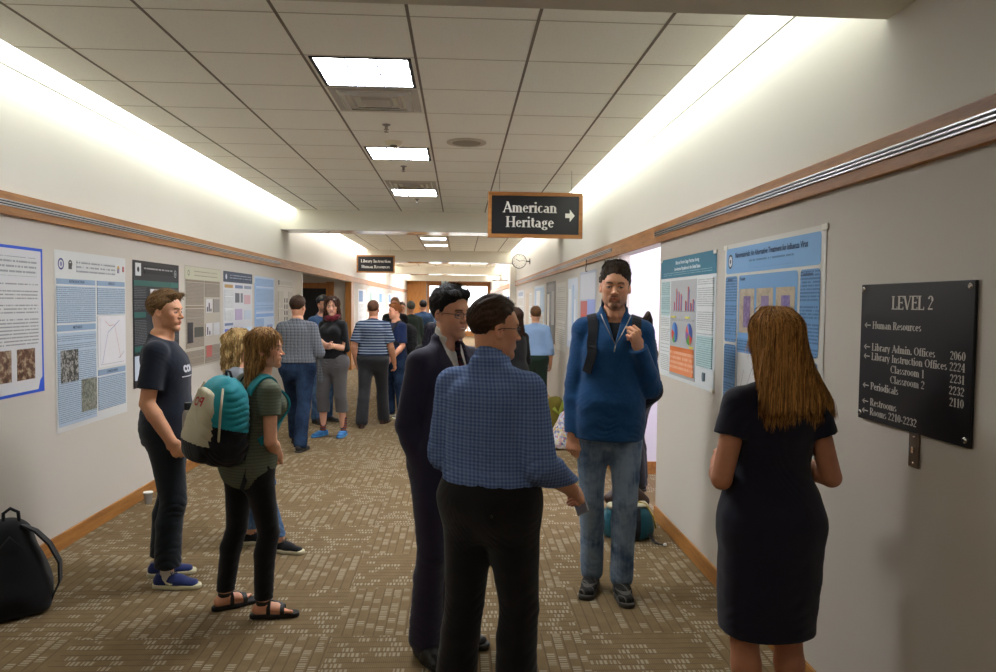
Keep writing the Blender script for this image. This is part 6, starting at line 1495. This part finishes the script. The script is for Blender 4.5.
# backpack worn by the woman in olive
B, pr = BW, RW
bp = empty('backpack', pr.location, pr.rotation_euler.z, 'teal, cream and black backpack worn by the woman in olive', 'backpack')
c = B.P+B.U*.145*B.H-B.Y*.215
R_ = np.stack([B.X, B.Y, B.U], 1)
def pk(x, y, z): return c+R_@V3(x, y, z)
F = Field(); F.loft(pk(0, .02, 0), B.U, B.X, [(-.23, .13, .085), (-.19, .165, .11), (-.05, .165, .115), (.08, .145, .10), (.17, .11, .07), (.21, .06, .04)], n=2.8, ends=.03)
add_folds(F, folds(B, .005, [(pk(0, 0, -.1), .3, .007, V3(.3, .2, 1))], .004, 4))
def sec(P): 
    L = (P-c)@R_; return L
v, q = sdf_mesh(F, .0045); L = sec(v[q].mean(1)); zz = L[:, 2]; lowm = (zz < -.035-.12*L[:, 1]) 
np_mesh('body', v, q[~lowm], C['teal'], bp); np_mesh('mesh_pocket', v, q[lowm], C['black'], bp)
F = Field(); F.loft(pk(0, -.075, -.02), B.U, B.X, [(-.20, .10, .035), (-.15, .125, .05), (0, .115, .05), (.10, .09, .035), (.16, .055, .02)], n=2.6, ends=.02); add_folds(F, folds(B, .003, [(pk(0, 0, 0), .3, .006, V3(.9, 0, .5))], .003, 7))
v, q = sdf_mesh(F, .0045); L = sec(v[q].mean(1)); lowm = L[:, 2] < -.125; fp = np_mesh('front_pocket', v, q[~lowm], C['cream_n'], bp); np_mesh('pocket_base', v, q[lowm], C['black'], bp)
t = text('logo', 'PO', .062, plain('red_logo', '#a02a2c', .6), bp, tuple(pk(.01, -.24, .075)), rot=(pi/2, 0, 0), bold=.0015, ext=0); t.rotation_euler = (pi/2, 0, 0); t.scale = (-1, 1, 1); project(t, fp, tuple(B.Y), .002)
for sx in (-1, 1):
    m = MB(); m.tube([pk(sx*.135, -.03, -.20), pk(sx*.155, -.055, -.06), pk(sx*.14, -.06, .06), pk(sx*.10, -.045, .16)], .006, 8); m.build('piping', C['cream_n'], bp)
    wrap_strap(B, bp, 'shoulder_strap', C['teal'] if sx > 0 else C['strapb'], TB, [(.235, sx*.045, -.09), (.285, sx*.048, -.03), (.285, sx*.050, .03), (.235, sx*.056, .08), (.17, sx*.075, .09), (.12, sx*.10, .04), (.08, sx*.105, -.03)], .042)
MB().tube([pk(-.03, .03, .20), pk(-.02, .02, .235), pk(.02, .02, .235), pk(.03, .03, .20)], .007, 8).build('handle', C['strapb'], bp)
m = MB(); tape(B, bp, 'hanging_strap', C['strapb'], [pk(.12, .12, -.15), pk(.15, .13, -.24), pk(.14, .12, -.34)], .024, .004, None, [V3(1, 0, 0)]*3)
# steel bottle in its side pocket
bo = empty('water_bottle', tuple(Matrix.Rotation(pr.rotation_euler.z, 4, 'Z') @ Vector(pk(-.232, -.02, -.13)) + pr.location), pr.rotation_euler.z, 'small steel bottle with a black lid at the side of the backpack', 'bottle')
MB().lathe([(.030, -.04), (.032, -.035), (.032, .09), (.026, .11), (.020, .118)], n=24).build('flask', M['steel'], bo); MB().lathe([(.022, .118), (.023, .15), (.018, .155)], n=20).build('lid', M['black'], bo); MB().lathe([(.034, -.045), (.034, -.02)], n=20).build('foot_ring', M['white'], bo)

# phone in the hand of the man in the checked shirt
B, pr = BJ, RJ
hw, nn = B.hand[1][0], B.hand[1][1]; p = B.wri[1]+hw*.125+nn*.028; sd = nrm(np.cross(hw, nn)); R3 = np.stack([sd, nn, hw], 1)
ph = empty('phone', tuple(Matrix.Rotation(pr.rotation_euler.z, 4, 'Z') @ Vector(p) + pr.location), 0, 'small silver phone in the hand of the man in the checked shirt', 'phone')
ph.rotation_euler = (Matrix.Rotation(pr.rotation_euler.z, 3, 'Z') @ Matrix(R3.tolist())).to_euler()
MB().box((-.05, -.004, -.026), (.05, .004, .026)).build('case', plain('phone_silver', '#a9abb0', .25, .6), ph, bevel=.002); MB().box((-.046, .0041, -.023), (.046, .0046, .023)).build('screen', M['black'], ph)

# backpack on the tall man's back
B, pr = BK, RK
bp = empty('backpack', pr.location, pr.rotation_euler.z, 'large dark navy backpack on the back of the man in the blue fleece', 'backpack')
c = P3(B, .150, -.037, -.118); R_ = np.stack([B.X, B.Y, B.U], 1)
F = Field(); F.loft(c, B.U, B.X, [(-.27, .16, .06), (-.24, .205, .085), (0, .215, .10), (.14, .20, .085), (.22, .15, .06), (.25, .09, .035)], n=3, ends=.02); add_folds(F, folds(B, .005, [(c, .4, .006, V3(.3, 0, 1))], .004, 9)); sdf_part(F, .006, 'body', C['bpack'], bp)
for sx in (-1, 1):
    wrap_strap(B, bp, 'shoulder_strap', C['strapb'], TK, [(.225, sx*.058, -.09), (.275, sx*.060, -.03), (.275, sx*.064, .03), (.235, sx*.070, .08), (.18, sx*.080, .09), (.13, sx*.092, .07)][:6 if sx > 0 else 4], .052, .011)
MB().tube([P3(B, .285, -.10, -.08), P3(B, .305, -.112, -.09), P3(B, .285, -.122, -.11), P3(B, .24, -.124, -.12), P3(B, .20, -.118, -.12)], .017, 10).build('top_strap', C['brownstr'], bp)
# backpack on the red-haired man
B, pr = BH, RH
bp = empty('backpack', pr.location, pr.rotation_euler.z, 'black backpack on the back of the red-haired man', 'backpack')
c = P3(B, .15, 0, -.135); F = Field(); F.loft(c, B.U, B.X, [(-.24, .12, .06), (-.2, .155, .09), (0, .155, .10), (.15, .13, .08), (.21, .07, .04)], n=2.8, ends=.03); add_folds(F, folds(B, .006, [(c, .4, .006, V3(.3, 0, 1))], .004, 2)); sdf_part(F, .008, 'body', C['black'], bp)
for sx in (-1, 1): wrap_strap(B, bp, 'shoulder_strap', C['strapb'], TH, [(.225, sx*.055, -.09), (.275, sx*.058, -.03), (.275, sx*.060, .03), (.225, sx*.066, .08), (.16, sx*.082, .09), (.10, sx*.10, .04)], .05)

# black backpack on the floor at the left
def floor_bag(name, loc, rz, label, secs, mat, n=2.6, h=.006, folds_a=.008, lean=(0, 0, 1), cat='backpack', seed=0):
    r = empty(name, loc, math.radians(rz), label, cat); F = Field(); F.loft((0, 0, 0), lean, (1, 0, 0), secs, n=n, ends=.03)
    add_folds(F, lambda P: .6*folds_a*vnoise(P, 22, seed)+.4*folds_a*vnoise(P, 47, seed+1, (1, 1, .6))); F.plane((0, 0, -1), -.003, .01); sdf_part(F, h, 'body', mat, r); return r
b = floor_bag('backpack', (-2.33, 3.98, 0), 28, 'black backpack standing on the floor at the left edge of the picture', [(.0, .19, .14), (.08, .20, .155, 0, 0), (.25, .17, .13), (.38, .13, .10), (.47, .085, .07), (.50, .05, .04)], C['black'], lean=(-.06, .05, 1), seed=1)
MB().tube([(-.03, 0, .47), (-.03, 0, .53), (0, 0, .553), (.035, 0, .53), (.04, 0, .46)], .009, 8).build('handle', C['strapb'], b)
tape(None, b, 'shoulder_strap', C['strapb'], [(.05, -.02, .46), (.11, -.05, .43), (.17, -.07, .36), (.215, -.08, .26), (.215, -.08, .16), (.175, -.05, .06)], .05, .010, None, [(1, -.3, .4)]*6)
MB().tube([(-.12, -.135, .05), (-.11, -.145, .20), (-.06, -.125, .36), (0, -.10, .43), (.05, -.10, .36)], .004, 6).build('zip', M['black'], b)
# teal backpack by the corner
b = floor_bag('backpack', (1.21, 5.22, 0), -8, 'teal and black backpack lying by the corner behind the fleece man', [(.0, .17, .12), (.05, .185, .13), (.14, .18, .12), (.20, .15, .10), (.235, .09, .06)], cloth('dark_teal_nylon', '#17505e', .7), seed=2, folds_a=.010)
for x in (-.075, .05): tape(None, b, 'compression_strap', C['strapb'], [(x, -.125, .02), (x+.01, -.142, .07), (x+.01, -.135, .15), (x+.01, -.09, .22), (x, .0, .245)], .04, .006, None, [(0, -1, 0), (0, -1, .1), (0, -1, .4), (0, -.6, 1), (0, 0, 1)])
F = Field(); F.cap((-.13, -.03, .225), (.12, .0, .235), (.05, .02), (.06, .018), u=(0, 1, 0)); add_folds(F, lambda P: .004*vnoise(P, 50, 3)); sdf_part(F, .005, 'cream_flap', C['cream_n'], b)
F = Field(); F.cap((-.12, .06, .25), (.0, .08, .33), .045, .05, k=.03); F.cap((.0, .08, .33), (.12, .07, .24), .05, .04, k=.03); add_folds(F, lambda P: .005*vnoise(P, 40, 5)); sdf_part(F, .006, 'brown_jacket', C['brownstr'], b)
MB().tube([(.06, -.02, .26), (.12, -.05, .25), (.17, -.08, .17), (.19, -.09, .09)], .006, 8).build('cord', plain('yellow_cord', '#9a8a35', .6), b)
tape(None, b, 'loose_strap', C['strapb'], [(.14, -.10, .05), (.17, -.14, .01), (.20, -.17, .006), (.235, -.19, .006)], .022, .004, None, [(0, 0, 1)]*4); MB().lathe([(.012, 0), (.014, .008), (.008, .016)], n=12).build('buckle', M['white'], b, (.24, -.195, .004))
# patterned tote, olive bag, dark bag by the right wall
pt = NT('floral_print').set(.8, 0, .2); vo = pt.n('ShaderNodeTexVoronoi'); vo.inputs['Scale'].default_value = 42; pt.l(pt.coords(), vo.inputs['Vector']); sp_ = pt.sep(vo.outputs['Color']); pt.base(pt.ramp(sp_[0], [(.2, lin('#c9cdd8')), (.4, lin('#5f6c9c')), (.5, lin('#d5d4dc')), (.65, lin('#b06a7c')), (.8, lin('#d8d2c4')), (.95, lin('#c9b45a'))]))
b = floor_bag('tote_bag', (1.19, 8.45, 0), 15, 'white flower-patterned drawstring bag slumped on the floor', [(.0, .15, .12), (.06, .17, .13), (.18, .15, .11), (.30, .11, .08), (.40, .07, .05), (.44, .03, .02)], pt.m, lean=(.15, 0, 1), cat='bag', seed=3); MB().tube([(.06, 0, .38), (.10, 0, .40), (.13, 0, .33)], .006, 6).build('drawstring', M['white'], b)
b = floor_bag('duffel_bag', (1.26, 9.75, 0), 10, 'olive yellow bag on the floor behind the flower-patterned bag', [(.0, .14, .12), (.08, .16, .13), (.25, .15, .11), (.38, .11, .08), (.44, .06, .04)], cloth('olive_canvas', '#6a6022'), cat='bag', seed=4); tape(None, b, 'strap', cloth('lime_strap', '#8f9a3c'), [(-.05, -.11, .30), (.02, -.14, .22), (.09, -.12, .38)], .05, .006, None, [(0, -1, 0)]*3)
b = floor_bag('shoulder_bag', (1.02, 8.75, 0), 0, 'dark navy bag leaning beside the flower-patterned bag', [(.0, .10, .10), (.08, .11, .11), (.2, .08, .09), (.30, .04, .05)], C['bpack'], cat='bag', seed=6); MB().tube([(-.03, 0, .28), (0, 0, .33), (.03, 0, .28)], .007, 6).build('handle', C['strapb'], b)
b = floor_bag('backpack', (1.34, 2.44, 0), 20, 'black and blue bag on the floor beside the woman in the dress', [(.0, .13, .11), (.05, .14, .12), (.12, .12, .10), (.17, .08, .06)], cloth('royal_blue_nylon', '#1b1d7a'), seed=7)
tape(None, b, 'strap', C['strapb'], [(-.10, -.06, .12), (-.07, -.09, .22), (.04, -.10, .24), (.14, -.09, .14), (.16, -.06, .05)], .055, .010, None, [(0, -.6, 1)]*5)
# clear cup by the left skirting
cup = NT('clear_plastic'); cup.set(.1, 0, .5); cup.base(lin('#d5d3cf')); cup.b.inputs['Transmission Weight'].default_value = .6
b = empty('plastic_cup', (-2.50, 6.12, 0), 0, 'small clear plastic cup on the carpet by the left skirting', 'cup'); MB().lathe([(.026, .002), (.036, .09), (.038, .092), (.034, .09), (.024, .006)], n=24).build('cup', cup.m, b); MB().lathe([(.038, .088), (.0395, .092), (.038, .096)], n=24).build('rim', M['white'], b)
